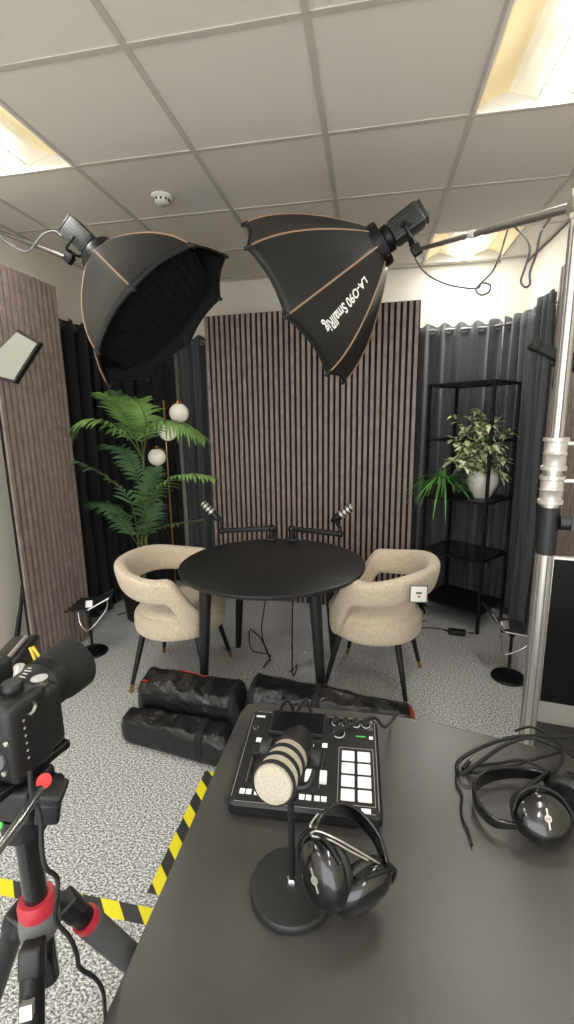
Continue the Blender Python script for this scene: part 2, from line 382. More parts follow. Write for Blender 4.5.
def curtain(label, s0, s1, folds, seed, ztop=2.30, amp=.034, cloth='curtain'):
    rnd = random.Random(seed); ph = [rnd.uniform(0, 6.28) for _ in range(6)]
    b, _ = rodat((s0+s1)/2)
    t = thing('curtain', label, 'curtain', (b.x, b.y, 0), 0, 'dark eyelet curtains')
    def fn(u, v):
        z = ztop*(1-v)+.015*v; s = s0+(s1-s0)*u
        p, n = rodat(s)
        w = sin(2*pi*folds*u + .9*sin(5*u+ph[0])*(.4+v)) + .35*sin(2*pi*folds*2*u+ph[4]+2*v)
        a = amp*(1+.35*sin(7*u+ph[1]))
        off = a*w + .012*v*sin(2*pi*folds*2.3*u+ph[2]) + .012*v*sin(5*z+ph[3]+9*u)
        zz = z + (.018*sin(2*pi*folds*u+1.2) * (1-v)**6 if v < .5 else 0)
        return V((p.x-n.x*off-b.x, p.y-n.y*off-b.y, zz))
    MB().grid(fn, int(folds*14)+2, 26).build('cloth', cloth, t, smooth=80, solid=.003)
    e = MB()
    for k in range(int(folds*2)):
        u = (k+.5)/(folds*2)
        if u > 1: break
        p, n = rodat(s0+(s1-s0)*u); d = V((n.y, -n.x, 0))
        q = basis(n)
        e.grid(lambda a, c: V((p.x-b.x, p.y-b.y, rodz-.004)) + q@V(((.021+.005*cos(2*pi*c))*cos(2*pi*a), (.021+.005*cos(2*pi*c))*sin(2*pi*a), .005*sin(2*pi*c))), 14, 6, True, True)
    e.build('eyelets', 'rod', t)
    return t
tot = cum[-1]
sa = s_of(-2.14, 3.9); sb = s_of(-1.30, 4.05); sc_ = s_of(.33, 4.05); sd = s_of(1.0, 3.94); se = s_of(1.125, 3.58)
curtain('dark shaded curtain on the left side wall beside the left slat panel', .02, sa-.12, 5, 1, 2.31, cloth='shadecurtain')
curtain('dark curtain hanging in the back left corner behind the palm', sa-.1, (sa+sb)/2-.01, 4, 2, cloth='shadecurtain')
curtain('dark curtain left of the wide slat panel behind the globe lamp', (sa+sb)/2+.01, sb, 4, 3)
curtain('charcoal curtain right of the wide slat panel behind the shelving', sc_, sd-.02, 5.5, 4)
curtain('charcoal curtain turning the back right corner', sd, se, 3.5, 5)
curtain('charcoal curtain on the right wall beside the slat panel, topmost in view', se+.02, tot-.02, 3, 6, 2.33)

# ------------------------------------------------------------------ desk
dz = .75
out = [(-.345, -.55), (-.345, 1.10), (-.335, 1.14), (-.30, 1.153), (.06, 1.153), (.18, 1.142), (.30, 1.112), (.42, 1.085), (.60, 1.05), (.92, 1.0), (1.0, .93), (1.02, .8), (1.02, -.55)]
t = thing('desk', 'large dark grey satin desk in the foreground carrying the console and headphones', 'desk', (0, .3, 0))
o = MB().prism([(x, y-.3) for x, y in out][::-1], dz-.028, dz).build('desktop', 'desk', t, smooth=0)
md = o.modifiers.new('bevel', 'BEVEL'); md.width = .003; md.segments = 2
for x, y in ((-.22, .9), (.85, .8), (-.22, -.4), (.85, -.4)):
    MB().box((x, y-.3, (dz-.028)/2), (.06, .06, dz-.028), bev=.006).build('leg', 'blackmetal', t)
MB().box((.315, .9-.3, .68), (1.01, .03, .08)).box((.315, -.4-.3, .68), (1.01, .03, .08)).build('apron', 'blackmetal', t, smooth=0)

# ------------------------------------------------------------------ round table
TX, TY = -.553, 2.495
t = thing('round_table', 'round black table in the middle of the room between two cream chairs', 'table', (TX, TY, 0))
MB().lathe([(0, .716), (.50, .716), (.535, .724), (.54, .734), (.538, .744), (.532, .748), (0, .748)], seg=72).build('tabletop', 'table', t)
for sx, sy in ((-1,-1), (1,-1), (1,1), (-1,1)):
    a = V((sx*.29, sy*.335, .716)); b = V((sx*.335, sy*.345, 0))
    MB().lathe([(.019, 0), (.021, .02), (.033, .69), (.034, .72)], b, a-b, 24).build('leg', 'black', t)
MB().box((0, 0, .70), (.5, .06, .03)).box((0, 0, .70), (.06, .6, .03)).build('brace', 'black', t)

# ------------------------------------------------------------------ chairs
def sm(x, a, b): x = max(0, min(1, (x-a)/(b-a))); return x*x*(3-2*x)
def make_chair():
    t = thing('armchair', '', 'chair')
    # shell of the seat, faces +x
    MB().grid(lambda u, v: (lambda a, r, z: V((r*cos(a)*(1.0 if cos(a) < 0 else 1.02), r*sin(a)*1.04, z)))(2*pi*u,
        .262*(1-abs(1-2*min(1, max(0, (v-.08)/.84)))**5*.10)*min(1, v/.1, (1-v)/.06)**.45 if 0 < v < 1 else 0, .33+.155*v), 48, 22, closeu=True).build('seat_shell', 'boucle', t, smooth=80)
    MB().lathe([(0, .44), (.235, .442), (.25, .455), (.252, .475), (.24, .492), (.2, .502), (.1, .508), (0, .509)], (.02, 0, 0), seg=48).build('seat', 'boucle', t, smooth=80)
    PH = 2.42
    def band(u, v):
        ph = (2*u-1)*PH; a = abs(ph)
        zt = .778 - .045*sm(a, .5, 1.6) - .20*sm(a, 1.75, 2.42)
        zb = .618 - .03*sm(a, .5, 1.6) - .225*sm(a, 1.7, 2.25)
        zt = max(zt, zb+.05)
        th = .036 + .006*sm(a, 1, 2)
        endf = min(1, (PH-a)/.16); endf = math.sqrt(max(0, 1-(1-endf)**2)) if endf < 1 else 1
        c = 2*pi*v; h = (zt-zb)/2*max(endf, .02); zc = (zt+zb)/2
        ex = .62
        dx = th*max(endf, .02)*math.copysign(abs(cos(c))**ex, cos(c)); dzz = h*math.copysign(abs(sin(c))**ex, sin(c))
        z = zc+dzz
        lean = .26 + .055*(z-.50)/.27*(1-.7*sm(a, 1.3, 2.3))
        r = lean+dx
        return V((-r*cos(ph)*1.0, r*sin(ph)*1.06, z))
    MB().grid(band, 90, 28, closev=True).build('backrest', 'boucle', t, smooth=80)
    for sx, sy in ((-1,-1), (-1,1), (1,-1), (1,1)):
        a = V((sx*.16, sy*.165, .36)); b = V((sx*.235, sy*.235, 0)); d = b-a
        l = MB().lathe([(.019, 0), (.012, d.length*.86)], a, d, 20).build('leg', 'black', t)
        MB().lathe([(.0122, 0), (.0095, d.length*.14)], a+d*.86, d, 20).build('leg_tip', 'gold', l)
    MB().lathe([(0, .325), (.19, .325), (.2, .34), (0, .34)], seg=32).build('underframe', 'blackmatt', t)
    return t
ch = make_chair(); ch.scale = (1.02, 1.02, 1); ch.location = (-1.13, 2.455, 0); ch.rotation_euler.z = R(2)
tag(ch, 'cream boucle barrel chair with open back at the left of the round table', 'chair', 'cream boucle chairs at the round table')
c2 = copy_tree(ch); c2.location = (.05, 2.575, 0); c2.rotation_euler.z = R(166)
tag(c2, 'cream boucle barrel chair right of the round table with a white card on its back', 'chair', 'cream boucle chairs at the round table')
t = thing('card_tag', 'small white card with grey frame on the back of the right chair', 'card')
ct = atY(418.5, 594, 2.225)
t.location = ct; t.rotation_euler = Euler((R(-8), R(3), R(12)))
MB().box((0, 0, 0), (.092, .006, .088), bev=.002).build('frame', 'grey', t)
MB().box((0, -.004, 0), (.08, .003, .076), bev=.001).build('card', 'white', t)
m = MB().box((0, -.0058, .006), (.03, .001, .008)); m.k = 1; m.box((.002, -.0058, -.012), (.014, .001, .008)).build('print', ['blackmatt', 'chinaink'], t)

# ------------------------------------------------------------------ softboxes
def softbox(label, rimc, vx, vy, tilt, depth, spin, text, group):
    """rimc: centre of the opening; vx, vy: side on which the lamp joins, seen across the room; tilt: opening turned towards us"""
    v = (rimc-V((0,0,EYE))).normalized(); sx = (rt-v*rt.dot(v)).normalized(); sy = sx.cross(v)*-1
    sy = (up-v*up.dot(v)).normalized()
    ax = ((sx*vx+sy*vy).normalized()*math.sqrt(1-tilt*tilt) - v*tilt).normalized()      # direction of light
    long = (sx*-vy+sy*vx).normalized()
    q = basis(ax, long); apex = rimc-ax*depth
    t = wthing('softbox', label, 'softbox', tuple(apex), group)
    N = 8; R0, RR = .085, .435
    def prof(s): return R0+(RR-R0)*(.30*s+.70*math.sin(s*pi/2)**.9) if s > 0 else R0
    def P(k, s, inset=0):
        a = 2*pi*(k)/N+spin
        k0 = math.floor(k+1e-9); f = k-k0
        a0 = 2*pi*k0/N+spin; a1 = a0+2*pi/N; r = prof(s)
        p = V((cos(a0)*r, sin(a0)*r, 0)).lerp(V((cos(a1)*r, sin(a1)*r, 0)), f)
        sag = 1-.045*sin(pi*f)*sin(pi*min(1, s*1.0))
        p *= sag*(1-inset)
        return apex+q@V((p.x, p.y, s*depth - .022*sin(pi*f)*s*s))
    can = MB().grid(lambda u, v: P(min(u*N, N-1e-6) if u < 1 else 0, v), N*10, 16, closeu=True)
    o = can.build('canopy', ['fabric', 'inner'], t, smooth=35)
    md = o.modifiers.new('thickness', 'SOLIDIFY'); md.thickness = .004; md.offset = 1; md.material_offset = 0
    inn = MB().grid(lambda u, v: P(min(u*N, N-1e-6) if u < 1 else 0, .03+.96*v, .03), N*6, 10, closeu=True).build('lining', 'inner', t)
    for k in range(N):
        pts = [P(k, s/10, -.014) for s in range(11)]
        rb = MB().tube(pts, .0045, 6, smooth=2).build('rib', 'brown', t)
        e = P(k, 1, -.005); d = (e-P(k, .95)).normalized()
        MB().cyl(e-d*.02, e+d*.016, .011, .008, 10).build('rib_cap', 'rubber', rb)
        MB().tube([P(k+f/6, 1, -.004) for f in range(6)]+[P((k+1) % N, 1, -.004)], .006, 6).build('rim_edge', 'blackmatt', t)
    MB().lathe([(.06, -.03), (.095, -.03), (.1, -.02), (.1, .02), (.09, .03), (.06, .03)], apex, ax, 40).build('speed_ring', 'blackmetal', t)
    # fabric egg-crate grid over the opening
    g = MB(); n = 7
    ap = RR*cos(pi/N)
    for ddir in (0, 1):
        for i in range(-n, n+1):
            c = i*ap*.80/(n+.5); w = min(math.sqrt(max(0, RR*RR-c*c))*.97, ap*1.0 if abs(c) > ap*.42 else ap)
            lim = min(math.sqrt(max(.0001, (RR*.84)**2-c*c)), ap*.84); ctr = apex+q@(V((c, 0, depth-.075)) if ddir else V((0, c, depth-.075)))
            g.box(ctr, ((.002, 2*lim*.97, .05) if ddir else (2*lim*.97, .002, .05)), q)
    g.build('grid', 'inner', t, smooth=0)
    if text:
        # printed along the flat panel facing us
        s0, s1 = text
        sc8 = [((P(k+.5, .6)-(apex+ax*(P(k+.5, .6)-apex).dot(ax))).normalized().dot(-v*2-V((0,0,1)))) for k in range(N)]
        kk = sc8.index(max(sc8)); sign = 2.1 if (P(kk+1, .6)-P(kk, .6)).z < 0 else -2.1
        def fn(c):
            s = s0+(s1-s0)*(c.x+.5); f = .5+c.y*sign
            p = P(kk+f, s); nrm = (p-(apex+ax*(p-apex).dot(ax))).normalized(); return p+nrm*.007
        text_mesh('LA-O90 SmallRig', .13, 'ink', fn, 'lettering', t, dense=True)
    settle(t)
    return t, apex, ax, q
sl, apL, axL, qL = softbox('black octagonal softbox hanging at the left, its dark open side turned to us', at(166, 322, 2.3), 82, -78, .40, .45, 0, None, 'octagonal softboxes')
sr, apR, axR, qR = softbox('black octagonal softbox at the right with white lettering on its outside', at(297, 308, 2.27), -.82, -.57, -.13, .46, 0, (.22, .84), 'octagonal softboxes')

def head_light(label, apex, ax, upv, group):
    q = basis(-ax, upv)          # z runs back away from the softbox, x up
    t = wthing('studio_light', label, 'studio light', tuple(apex-ax*.03), group)
    def W(x, y, z): return apex + q@V((x, y, z+.03))
    MB().lathe([(.055, 0), (.06, .01), (.06, .035), (.045, .045)], W(0,0,0), -ax, 32).build('mount', 'blackmetal', t)
    b = MB().box(W(0, 0, .115), (.10, .088, .15), q, bev=.01)
    for k in range(7): b.box(W(-.045+.015*k, 0, .115), (.005, .098, .12), q)
    b.build('body', 'lamp', t)
    p = MB().box(W(0, 0, .197), (.088, .078, .014), q, bev=.003).build('control_panel', 'black', t)
    MB().box(W(.018, .0, .205), (.03, .05, .003), q).build('display', 'yellow', p)
    MB().cyl(W(-.025, .015, .203), W(-.025, .015, .216), .009).build('knob', 'grey', p)
    y = MB().tube([W(-.01, .062, .10), W(-.06, .062, .10), W(-.085, .05, .10), W(-.085, -.05, .10), W(-.06, -.062, .10), W(-.01, -.062, .10)], .007, 8, smooth=3)
    y.build('yoke', 'blackmetal', t)
    MB().cyl(W(-.01, .055, .10), W(-.01, .085, .10), .016).cyl(W(-.01, .085, .10), W(-.05, .10, .12), .008, .005).build('lever', 'black', t)
    c = MB().cyl(W(-.08, 0, .10), W(-.115, 0, .10), .018, seg=20).box(W(-.12, 0, .10), (.045, .036, .045), q, bev=.006).build('clamp', 'blackmetal', t)
    settle(t)
    return W
upL = V((0, 0, 1))
WL = head_light('small black studio light behind the left softbox', apL, axL, upL, 'studio lights on booms')
WR = head_light('small grey studio light behind the right softbox', apR, axR, upL, 'studio lights on booms')

# booms and stands
PR = V((.478, 1.305, 0)); topR = V((PR.x+.0, PR.y, 2.045))
def tripod_base(mb, c, z, rad, az0, r=.012):
    for k in range(3):
        a = az0+k*2*pi/3; d = V((cos(a), sin(a), 0))
        mb.tube([c+V((0,0,z))+d*.03, c+d*rad+V((0,0,.02))], r, 10)
        mb.tube([c+V((0,0,z*.35))+d*.02, c+d*rad*.52+V((0,0,z*.49))], r*.6, 8)
        mb.ball(c+d*rad+V((0,0,.016)), .016, 10)
    return mb
t = wthing('light_stand', 'silver telescopic light stand pole at the right with clear collars and black grip', 'light stand', tuple(PR))
MB().cyl(PR+V((0,0,.35)), PR+V((0,0,1.19)), .0205, seg=28).build('lower_tube', 'alu', t)
MB().cyl(PR+V((0,0,1.185)), PR+V((0,0,1.315)), .0255, seg=28, bev=.002).build('grip', 'black', t)
MB().cyl(PR+V((0,0,1.31)), PR+V((0,0,1.50)), .021, seg=28).build('middle_tube', 'alu', t)
for z, hgt in ((1.325, .075), (1.415, .085)):
    cl = MB().lathe([(.026, 0), (.031, 0), (.031, .010), (.027, .012), (.027, hgt*.5-.004), (.030, hgt*.5), (.027, hgt*.5+.004), (.027, hgt-.012), (.031, hgt-.010), (.031, hgt), (.026, hgt)], PR+V((0,0,z)), seg=32).build('collar', 'silver', t)
    MB().cyl(PR+V((.028, 0, z+hgt*.8)), PR+V((.075, -.01, z+hgt*.8)), .006).build('screw', 'silver', cl)
MB().cyl(PR+V((0,0,1.49)), PR+V((0,0,2.03)), .0165, seg=24).build('upper_tube', 'alu', t)
for rr, za, zb2, nm in ((.0205, .36, 1.18, 'lower_groove'), (.021, 1.50, 1.50, ''), (.0165, 1.50, 2.0, 'upper_groove')):
    if not nm: continue
    g = MB()
    for j in range(7): a = 2*pi*j/7+.3; p = PR+V((cos(a)*rr, sin(a)*rr, 0)); g.cyl(p+V((0,0,za)), p+V((0,0,zb2)), .0019, seg=6)
    g.build(nm, 'grey', t)
k = MB().cyl(PR+V((.025, -.01, 1.275)), PR+V((.05, -.015, 1.275)), .02).build('knob_hub', 'black', t)
MB().cyl(PR+V((.05, -.015, 1.275)), PR+V((.13, -.03, 1.268)), .026, seg=24, bev=.004).build('knob', 'grey', k)
MB().cyl(topR+V((0,0,-.03)), topR+V((0,0,.035)), .022).box(topR+V((0,-.01,.0)), (.05, .05, .035), bev=.006).cyl(topR+V((0,-.03,.0)), topR+V((.0,-.075,.012)), .007).ball(topR+V((0,-.075,.012)), .013, 10).build('clamp', 'silver', t)
m = MB().cyl(PR+V((0,0,.20)), PR+V((0,0,.56)), .018).cyl(PR+V((0,0,.50)), PR+V((0,0,.56)), .03)
tripod_base(m, PR, .53, .50, R(140), .011); m.build('tripod_base', 'blackmetal', t); settle(t)
bR0 = topR+V((.03, -.12, .012)) ; bR0 = topR + (topR-WR(-.12,0,.10)).normalized()*.12; bR1 = WR(-.12, 0, .10)
t = wthing('boom_pole', 'silver boom arm from the right pole to the right studio light', 'boom pole', tuple(topR), 'boom poles')
off = V((0, .035, .0))
MB().cyl(bR0, bR0.lerp(bR1, .55), .0112).build('outer_tube', 'alu', t)
MB().cyl(bR0.lerp(bR1, .53), bR1, .0092).build('inner_tube', 'alu', t)
MB().cyl(bR0.lerp(bR1, .53), bR0.lerp(bR1, .56), .014).build('lock_collar', 'white', t); settle(t)

PL = V((-2.13, 2.10, 0)); tl = atX(-20, 224, -2.13); PL = V((-2.13, tl.y, 0)); PLz = tl.z
t = wthing('light_stand', 'black light stand at the left edge beside the left slat panel', 'light stand', tuple(PL))
MB().cyl(PL+V((0,0,.3)), PL+V((0,0,1.25)), .019).build('lower_tube', 'blackmetal', t)
MB().cyl(PL+V((0,0,1.2)), PL+V((0,0,min(PLz+.03, 2.7))), .014).build('upper_tube', 'blackmetal', t)
cl = MB().cyl(PL+V((0,0,.62)), PL+V((0,0,.70)), .027).cyl(PL+V((0,0,1.2)), PL+V((0,0,1.27)), .025).build('collar', 'black', t)
MB().cyl(PL+V((.02,-.02,.66)), PL+V((.055,-.05,.66)), .012, seg=10).build('knob', 'chrome', cl)
m = MB(); PLb = PL.copy()
for a, rr in ((R(-75), .40), (R(-10), .10), (R(-120), .14)):
    d = V((cos(a), sin(a), 0)); m.tube([PL+V((0,0,.62))+d*.02, PL+d*rr+V((0,0,.02))], .011).ball(PL+d*rr+V((0,0,.015)), .014, 10)
m.build('tripod_base', 'blackmetal', t); settle(t)
bL0 = PL+V((0,0,PLz)); bL1 = WL(-.12, 0, .10)
t = wthing('boom_pole', 'grey boom arm from the left edge to the left studio light', 'boom pole', tuple(bL0), 'boom poles')
MB().cyl(bL0, bL1, .011).build('tube', 'rod', t); MB().box(bL0, (.05,.05,.05), bev=.008).build('clamp', 'blackmetal', t); settle(t)

def cable(label, pts, r=.0035, m='rubber', smooth=8, name='cable', cat='cable', group=None):
    base = V(pts[len(pts)//2]); o = MB().tube([V(p)-base for p in pts], r, 8, smooth=smooth).build(name, m)
    o.location = base; return tag(o, label, cat, group)
def boom_at(px):
    return min((bR0.lerp(bR1, i/200) for i in range(201)), key=lambda p: abs(287+FPX*(p-V((0,0,EYE))).dot(rt)/(p-V((0,0,EYE))).dot(fw)-px))
def dR(x): return 2.42+(1.42-2.42)*(x-410)/(566-410)
cable('dark cable drooping from the right studio light along its boom, far loop', [at(x, y, dR(x)) for x, y in ((412,246),(417,262),(428,275),(446,284),(466,288),(478,288),(482,283),(490,285),(489,292),(481,295),(476,290),(480,284),(492,272),(500,255),(505,238))]+[boom_at(509)], .004, 'grey')
cable('dark cable hanging in a long loop from the boom near the right pole', [boom_at(513)]+[at(x, y, dR(x)) for x, y in ((516,228),(526,238),(530,250),(525,268),(521,281),(525,287),(530,284),(530,272),(536,255),(540,235),(546,224))]+[boom_at(556)], .004, 'grey')
cable('thin cable slanting from the pole top down to the boom loop', [at(x, y, d) for x, y, d in ((568,222,1.40),(550,240,1.5),(532,257,1.6),(528,262,1.62))], .0035, 'grey')
cable('black cable hanging down along the silver pole', [at(x, y, 1.27) for x, y in ((573,275),(566,290),(564,305),(567,320),(563,345),(559,365),(557,385),(555,392),(553,383),(556,366))], .003)
cable('grey cable below the left boom near the left studio light', [at(x, y, 2.35) for x, y in ((-6,233),(8,243),(22,251),(30,250),(38,240),(44,234),(54,231),(62,236))], .0045, 'grey')

# bracket arm behind the silver pole
t = wthing('support_arm', 'black square arm crossing behind the silver pole at the right edge', 'arm', tuple(at(575, 365, 1.50)))
a = at(535, 345, 1.50); b = at(640, 400, 1.50); q = basis(b-a, V((0,0,1)))
MB().box((a+b)/2, (.032, .032, (b-a).length), q, bev=.003).build('bar', 'blackmetal', t)
MB().box(a, (.036, .036, .03), q, bev=.004).build('end_cap', 'rubber', t)
MB().box(a.lerp(b, .285), (.05, .06, .05), q, bev=.004).cyl(a.lerp(b, .285), PR+V((0,0,a.lerp(b,.285).z)), .012).build('clamp', 'blackmetal', t); settle(t)

# LED panel on the left stand
t = wthing('led_panel', 'small grey rectangular light panel tilted in front of the left slat panel', 'light panel', tuple(at(10, 357, 2.2)))
dd = 2.2
c = [at(17, 331, dd), at(38, 343, dd), at(14, 381, dd), at(-12, 374, dd), at(-14, 362, dd)]
n = (c[1]-c[0]).cross(c[2]-c[1]).normalized(); n = n if n.dot(fw) > 0 else -n
def plate(mb, c, th, grow=1, off=0):
    ctr = sum(c, V())/len(c); k = len(c)
    vs = [ctr+(p-ctr)*grow+n*(off+s) for s in (0, th) for p in c]
    return mb.add(vs, [tuple(range(k)), tuple(range(k, 2*k))[::-1]]+[(i, (i+1) % k, k+(i+1) % k, k+i) for i in range(k)])
plate(MB(), c, .03, 1.07, .002).build('housing', 'black', t, smooth=0)
plate(MB(), c, .004, .96, -.002).build('diffuser', 'greyglass', t, smooth=0)
MB().cyl(at(8, 350, dd)+n*.03, at(-12, 352, dd+.06)+n*.03, .01).cyl(at(-12, 352, dd+.06)+n*.03, V((PL.x, PL.y, at(-12,352,2.5).z)), .01).build('bracket', 'blackmetal', t); settle(t)

# ------------------------------------------------------------------ palm
def blade(mb, p, d, nrm, L, w, droop):
    """one folded leaflet from p along d"""
    d = d.normalized(); side = d.cross(nrm).normalized(); n2 = side.cross(d).normalized(); K = 5; vs = []
    for i in range(K+1):
        s = i/K; c = p + d*L*s + V((0,0,-1))*droop*L*s*s; ww = w*(sin(pi*min(1, s*.9+.1))**.7) if i < K else 0.0004
        vs += [c-side*ww+n2*ww*.35, c, c+side*ww+n2*ww*.35]
    fs = []
    for i in range(K): a = i*3; fs += [(a, a+1, a+4, a+3), (a+1, a+2, a+5, a+4)]
    mb.add(vs, fs)
def frond(t, pts, L, name, m, seed, n=22, droop=.35, w=.0115, start=.22):
    L *= 1.2; rnd = random.Random(seed); P, _ = spline([V(p) for p in pts], [0]*len(pts), 10)
    st = MB().tube(P, [.006*(1-.8*i/len(P)) for i in range(len(P))], 6).build('frond', 'stem', t)
    mb = MB(); N = len(P)-1
    for k in range(n):
        s = start+(1-start)*k/(n-1); x = s*N; i = min(int(x), N-1); p = P[i].lerp(P[i+1], x-i); T = (P[i+1]-P[i]).normalized()
        side = T.cross(V((0,0,1)));
        if side.length < .2: side = T.cross(V((0,-1,0)))
        side.normalize(); nrm = side.cross(T).normalized()
        ll = L*(.55+.45*sin(pi*min(1, .15+.85*(s-start)/(1-start)+.1)))*rnd.uniform(.88, 1.08)
        for sg in (-1, 1):
            fwd = .55+.6*s
            d = side*sg + T*fwd + nrm*rnd.uniform(.05, .3)
            blade(mb, p, d, nrm, ll*(1 if s < .97 else .7), w, droop*rnd.uniform(.7, 1.3))
    mb.build('leaflets', m, st, smooth=60)
PB = V((-1.80, 3.22, 0))
t = wthing('potted_palm', 'tall green palm behind the left chair in front of the dark curtain', 'plant', tuple(PB))
MB().lathe([(0, 0), (.12, 0), (.13, .01), (.16, .30), (.165, .31), (.15, .31), (.145, .27), (0, .27)], PB, seg=36).build('pot', 'blackmatt', t)
MB().lathe([(0, .278), (.144, .272)], PB, seg=30, cap=False).build('soil', 'soil', t)
up1 = atY(143, 452, 3.22); up2 = atY(137, 535, 3.2)
for a, b in (((.02, 0), up1), ((-.02, .02), up2+V((0,.02,.05))), ((.03, -.03), up2+V((.05,-.02,0)))):
    MB().tube([PB+V((a[0], a[1], .26)), PB.lerp(b, .5)+V((a[0], a[1], 0)), b], [.017, .012, .009], 10, smooth=6).build('trunk', 'stem', t)
def f2(pp, ys): return [atY(x, y, yy) for (x, y), yy in zip(pp, ys)]
frond(t, f2([(143,460),(132,430),(120,408),(106,396)], [3.22,3.15,3.05,2.95]), .20, 'a', 'palm', 1, droop=.25)
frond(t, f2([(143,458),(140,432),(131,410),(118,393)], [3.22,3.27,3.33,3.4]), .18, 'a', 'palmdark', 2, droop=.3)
frond(t, f2([(143,458),(128,437),(108,424),(88,420),(76,430)], [3.22,3.12,3.02,2.95,2.92]), .19, 'a', 'palm', 3, droop=.5)
frond(t, f2([(143,456),(150,430),(163,421),(183,425),(202,436)], [3.22,3.16,3.1,3.04,3.0]), .18, 'a', 'palm', 4, droop=.6)
frond(t, f2([(143,457),(146,425),(140,405),(130,398)], [3.22,3.1,2.98,2.9]), .16, 'a', 'palm', 5, droop=.4)
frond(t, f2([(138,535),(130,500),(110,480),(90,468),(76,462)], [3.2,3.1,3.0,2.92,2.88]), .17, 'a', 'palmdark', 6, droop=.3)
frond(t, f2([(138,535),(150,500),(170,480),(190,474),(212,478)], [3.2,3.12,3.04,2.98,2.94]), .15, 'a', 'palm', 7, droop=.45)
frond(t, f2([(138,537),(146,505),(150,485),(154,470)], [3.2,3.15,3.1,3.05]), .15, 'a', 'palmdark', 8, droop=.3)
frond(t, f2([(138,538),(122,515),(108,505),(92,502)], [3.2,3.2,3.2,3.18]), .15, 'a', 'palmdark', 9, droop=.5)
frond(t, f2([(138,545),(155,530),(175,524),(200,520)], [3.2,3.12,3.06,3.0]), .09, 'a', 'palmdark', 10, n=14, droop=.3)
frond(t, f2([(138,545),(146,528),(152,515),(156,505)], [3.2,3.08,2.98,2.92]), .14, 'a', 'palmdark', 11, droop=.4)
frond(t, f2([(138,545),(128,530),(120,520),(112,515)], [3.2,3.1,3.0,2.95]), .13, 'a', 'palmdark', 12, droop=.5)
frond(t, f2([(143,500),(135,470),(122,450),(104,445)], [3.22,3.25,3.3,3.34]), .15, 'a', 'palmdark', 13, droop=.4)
settle(t)

# ------------------------------------------------------------------ globe floor lamp
LB = atY(172, 530, 3.52); LB.z = 0
t = wthing('floor_lamp', 'slim brass floor lamp with three white glass globes beside the palm', 'floor lamp', tuple(LB))
MB().lathe([(0, 0), (.13, 0), (.132, .012), (.12, .02), (.012, .024), (0, .024)], LB, seg=40).build('base', 'blackmetal', t)
ptop = atY(168, 400, 3.52).z
MB().cyl(LB+V((0,0,.02)), LB+V((0,0,ptop)), .007, seg=14).build('pole', 'gold', t)
for px, py, rr in ((179,413,.075), (168,432,.07), (157,457,.07)):
    g = atY(px, py, 3.44)
    a = MB().tube([V((LB.x, LB.y, g.z+.03)), V((LB.x, LB.y, g.z+.03)).lerp(g, .5)+V((0,0,.05)), g+V((0,0,rr))], .005, 8, smooth=5).cyl(g+V((0,0,rr*.86)), g+V((0,0,rr+.02)), .03, .02).build('arm', 'gold', t)
    MB().ball(g, rr, 28).build('globe', 'glass', a)
settle(t)

# ------------------------------------------------------------------ shelving unit in the right corner
S0 = V((.80, 3.29, 0)); SXv = V((.245, .31, 0)); SYv = V((-.375, .30, 0))
t = wthing('shelving_unit', 'tall black metal open shelving unit in the right corner', 'shelving unit', tuple(S0))
co = [S0, S0+SXv, S0+SXv+SYv, S0+SYv]; ang = math.atan2(SXv.y, SXv.x); E2 = Euler((0,0,ang))
ST = 1.805
for p in co: MB().box(p+V((0,0,ST/2)), (.02, .02, ST), E2).build('post', 'blackmetal', t, smooth=0)
ctr = (co[0]+co[2])/2; sx, sy = SXv.length, SYv.length
for z in (.15, .545, .97, 1.40, ST-.008):
    fr = MB()
    for p, q2 in zip(co, co[1:]+co[:1]):
        d = q2-p; fr.box((p+q2)/2+V((0,0,z)), (d.length-.02, .016, .018), Euler((0,0,math.atan2(d.y, d.x))))
    f = fr.build('shelf_frame', 'blackmetal', t, smooth=0)
    if z in (.15, .97, ST-.008): MB().box(ctr+V((0,0,z+.004)), (sx-.018, sy-.018, .008), E2).build('shelf', 'blackmetal', f, smooth=0)
    if z == .545: MB().box(ctr+V((0,0,z+.004)), (sx-.018, sy-.018, .006), E2).build('shelf', 'screen', f, smooth=0)
settle(t)
# white pot with variegated plant
vp = S0+SXv*.50+SYv*.27; vz = .979
t = wthing('potted_plant', 'variegated trailing plant in a white ceramic pot on the shelving unit', 'plant', tuple(vp+V((0,0,vz))))
MB().lathe([(0, 0), (.056, 0), (.062, .008), (.072, .03), (.102, .09), (.108, .14), (.098, .19), (.076, .22), (.066, .218), (.085, .18), (.09, .14), (0, .14)], vp+V((0,0,vz)), seg=40).build('pot', 'ceramic', t)
MB().lathe([(0, .16), (.075, .155)], vp+V((0,0,vz)), seg=20, cap=False).build('soil', 'soil', t)
rnd = random.Random(5)
def leaf(mb, p, d, L, w, n0=V((0,0,1)), droop=.3):
    d = d.normalized(); side = d.cross(n0)
    if side.length < .1: side = d.cross(V((0,1,0)))
    side.normalize(); n2 = side.cross(d); vs = []; K = 6
    for i in range(K+1):
        s = i/K; c = p+d*L*s-V((0,0,1))*droop*L*s*s; ww = w*sin(pi*min(.99, s**.8+.02))
        vs += [c-side*ww+n2*ww*.3, c, c+side*ww+n2*ww*.3]
    mb.add(vs, [f for i in range(K) for f in ((i*3, i*3+1, i*3+4, i*3+3), (i*3+1, i*3+2, i*3+5, i*3+4))])
stems = MB(); leaves = MB()
tips = [(456,418,3.42),(470,420,3.35),(497,418,3.4),(508,432,3.45),(480,410,3.55),(492,445,3.3),(455,440,3.3),(466,447,3.22),(503,462,3.42),(452,462,3.22),(463,466,3.2),(500,475,3.45),(478,428,3.3),(488,424,3.3)]
